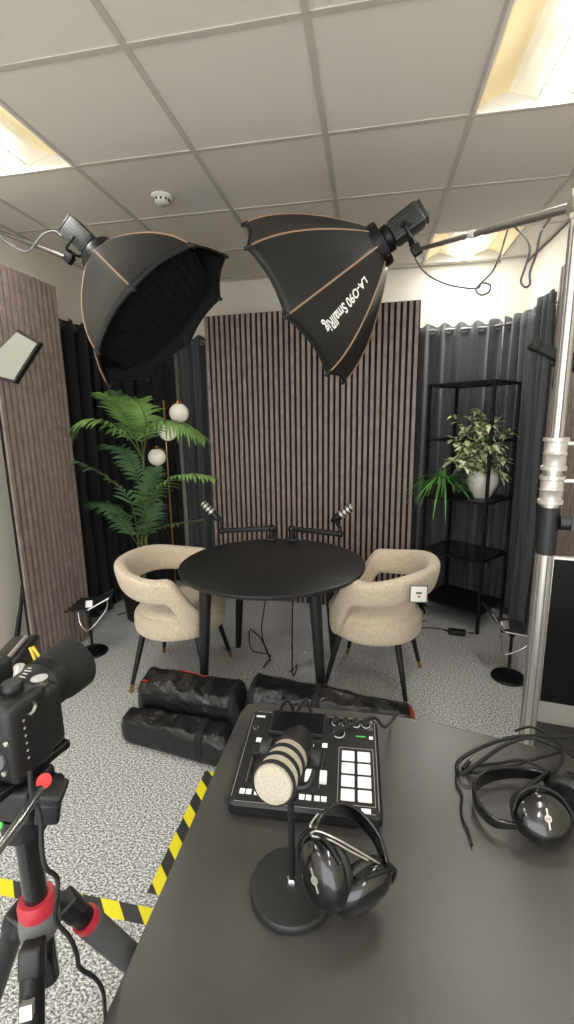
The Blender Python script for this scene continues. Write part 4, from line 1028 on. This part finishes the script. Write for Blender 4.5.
# camera body
Ld = V((.10, .995, 0)).normalized(); Rd = V((.995, -.10, 0)); E4 = Euler((0,0,math.atan2(Rd.y, Rd.x)))
cz = at(20, 733, .56).z
CB = at(8, 733, .565); CB = V((H0.x-.012, H0.y, 0))+Ld*.0; cb0 = H0.z+.084
t = thing('camera', 'black mirrorless camera with large lens on the tripod at the left edge', 'camera', (H0.x-.034, H0.y+.0, cb0), math.atan2(Rd.y, Rd.x))
bw, bd, bh = .148, .062, .105
o = MB().box((0, 0, bh/2), (bw, bd, bh), bev=.012).build('body', 'black', t)
MB().box((.055, .02, bh*.48), (.036, .07, .092), bev=.014).build('hand_grip', 'leather', t)
MB().box((-.005, .004, bh+.012), (.05, .062, .034), bev=.009).build('viewfinder_hump', 'black', t)
MB().box((-.005, -.034, bh+.006), (.036, .014, .024), bev=.005).build('eyecup', 'rubber', t)
MB().box((-.005, .0, bh+.031), (.022, .024, .005), bev=.001).build('hot_shoe', 'chrome', t)
MB().lathe([(.012, 0), (.0125, .003), (.0125, .010), (.011, .012), (0, .012)], (.045, .004, bh-.001), seg=28).build('mode_dial', 'black', t)
MB().lathe([(.010, 0), (.010, .008), (0, .008)], (.058, .032, bh-.006), seg=24).build('shutter_button', 'chrome', t)
MB().box((-.018, -.033, bh*.46), (.078, .008, .060), bev=.003).build('rear_screen', 'screen', t)
MB().lathe([(.013, 0), (.013, .003), (.006, .004), (0, .004)], (.048, -.031, bh*.36), (0,-1,0), 24).build('control_wheel', 'grey', t)
for x, z in ((.038,.083),(.056,.083),(.066,.062),(.036,.062),(.052,.066),(.040,.018),(.056,.020),(-.06,.088),(-.045,.088),(.047,.038)):
    MB().lathe([(.0032, 0), (.003, .002), (0, .0025)], (x, -.031, z), (0,-1,0), 14).build('button', 'silver', t)
for k in range(6): MB().lathe([(.0018, 0), (0, .001)], (.0742, -.012, .030+.010*k), (1,0,0), 8).build('side_screw', 'silver', t)
for sx in (-1, 1): MB().grid(lambda u, v, sx=sx: V((sx*.074, -.004, .092))+Euler((0,0,0)).to_matrix()@V((sx*(.004+.0012*cos(2*pi*v)), (.007+.0012*cos(2*pi*v))*cos(2*pi*u), (.007+.0012*cos(2*pi*v))*sin(2*pi*u))), 16, 6, True, True).build('strap_ring', 'chrome', t)
lc = (.0, bd/2-.004, bh*.50)
ln = MB().lathe([(.029, 0), (.031, .006), (.033, .02), (.034, .055), (.036, .058), (.036, .08)], lc, (0,1,0), 48).build('lens', 'black', t)
rg = MB()
for k in range(60):
    a = 2*pi*k/60; rg.box((lc[0]+.0365*cos(a), lc[1]+.068, lc[2]+.0365*sin(a)), (.0016, .018, .0022), Euler((0, -a, 0)))
rg.build('focus_ring', 'rubber', ln, smooth=0)
MB().lathe([(.0365, .080), (.040, .092), (.0415, .125), (.0395, .125), (.038, .095), (.034, .082)], lc, (0,1,0), 48, cap=False).build('lens_hood', 'blackmatt', ln)
MB().lathe([(0, .088), (.034, .086)], lc, (0,1,0), 32, cap=False).build('front_glass', 'screen', ln)
for i, (wt, al) in enumerate(((.016, .55), (.012, .62), (.018, .70), (.010, .80))):
    MB().box((lc[0]+.0345*cos(al+.9), lc[1]+.028+.007*i, lc[2]+.0345*sin(al+.9)), (wt*.6, .0022, .0006), Euler((0, -(al+.9)+pi/2, 0))).build('lens_marking', 'ink', ln, smooth=0)
# field monitor behind / beside the camera
t = wthing('field_monitor', 'dark boxy camera rig with silver top rail behind the camera at the left edge', 'camera rig', tuple(at(6, 690, .80)))
a = at(-14, 676, .80); b = at(25, 632, 1.02); q = basis(b-a, V((0,0,1)))
MB().box((a+b)/2-V((0,0,.045)), (.075, .06, (b-a).length), q, bev=.008).build('housing', 'black', t)
MB().cyl(a+V((.02,-.02,.0)), b+V((.02,-.02,.0)), .0045).build('top_rail', 'silver', t)
MB().tube([at(2,660,.80), at(12,672,.80), at(20,668,.80), at(16,682,.78), at(8,690,.76)], [.004,.007,.010,.007,.005], 10, smooth=4).build('silver_bracket', 'silver', t)
MB().lathe([(.024, 0), (.024, .012), (.018, .016), (0, .016)], at(3, 697, .72), V((0,-.3,1)), 28).build('dial', 'silver', t)
MB().tube([at(30,648,.9), at(36,664,.88), at(30,668,.88)], .003, 8, smooth=3).tube([at(33,647,.9), at(42,661,.88)], .003, 8).build('yellow_strap', 'yellow', t)
MB().cyl(at(3, 705, .74), at(0, 740, .66), .010).box(at(4, 670, .86)-V((0,0,.03)), (.06,.05,.05), q, bev=.006).build('mount_arm', 'blackmetal', t); settle(t)
cable('thin black cable hanging in curls from the tripod head to the floor', [at(x, y, d) for x, y, d in ((30,770,.50),(32,795,.50),(40,815,.50),(42,850,.50),(46,868,.50),(57,878,.51),(57,898,.51),(56,920,.52),(70,938,.53),(77,955,.54),(80,968,.55),(95,978,.57),(103,992,.59),(105,1012,.62),(106,1040,.68))], .0026)
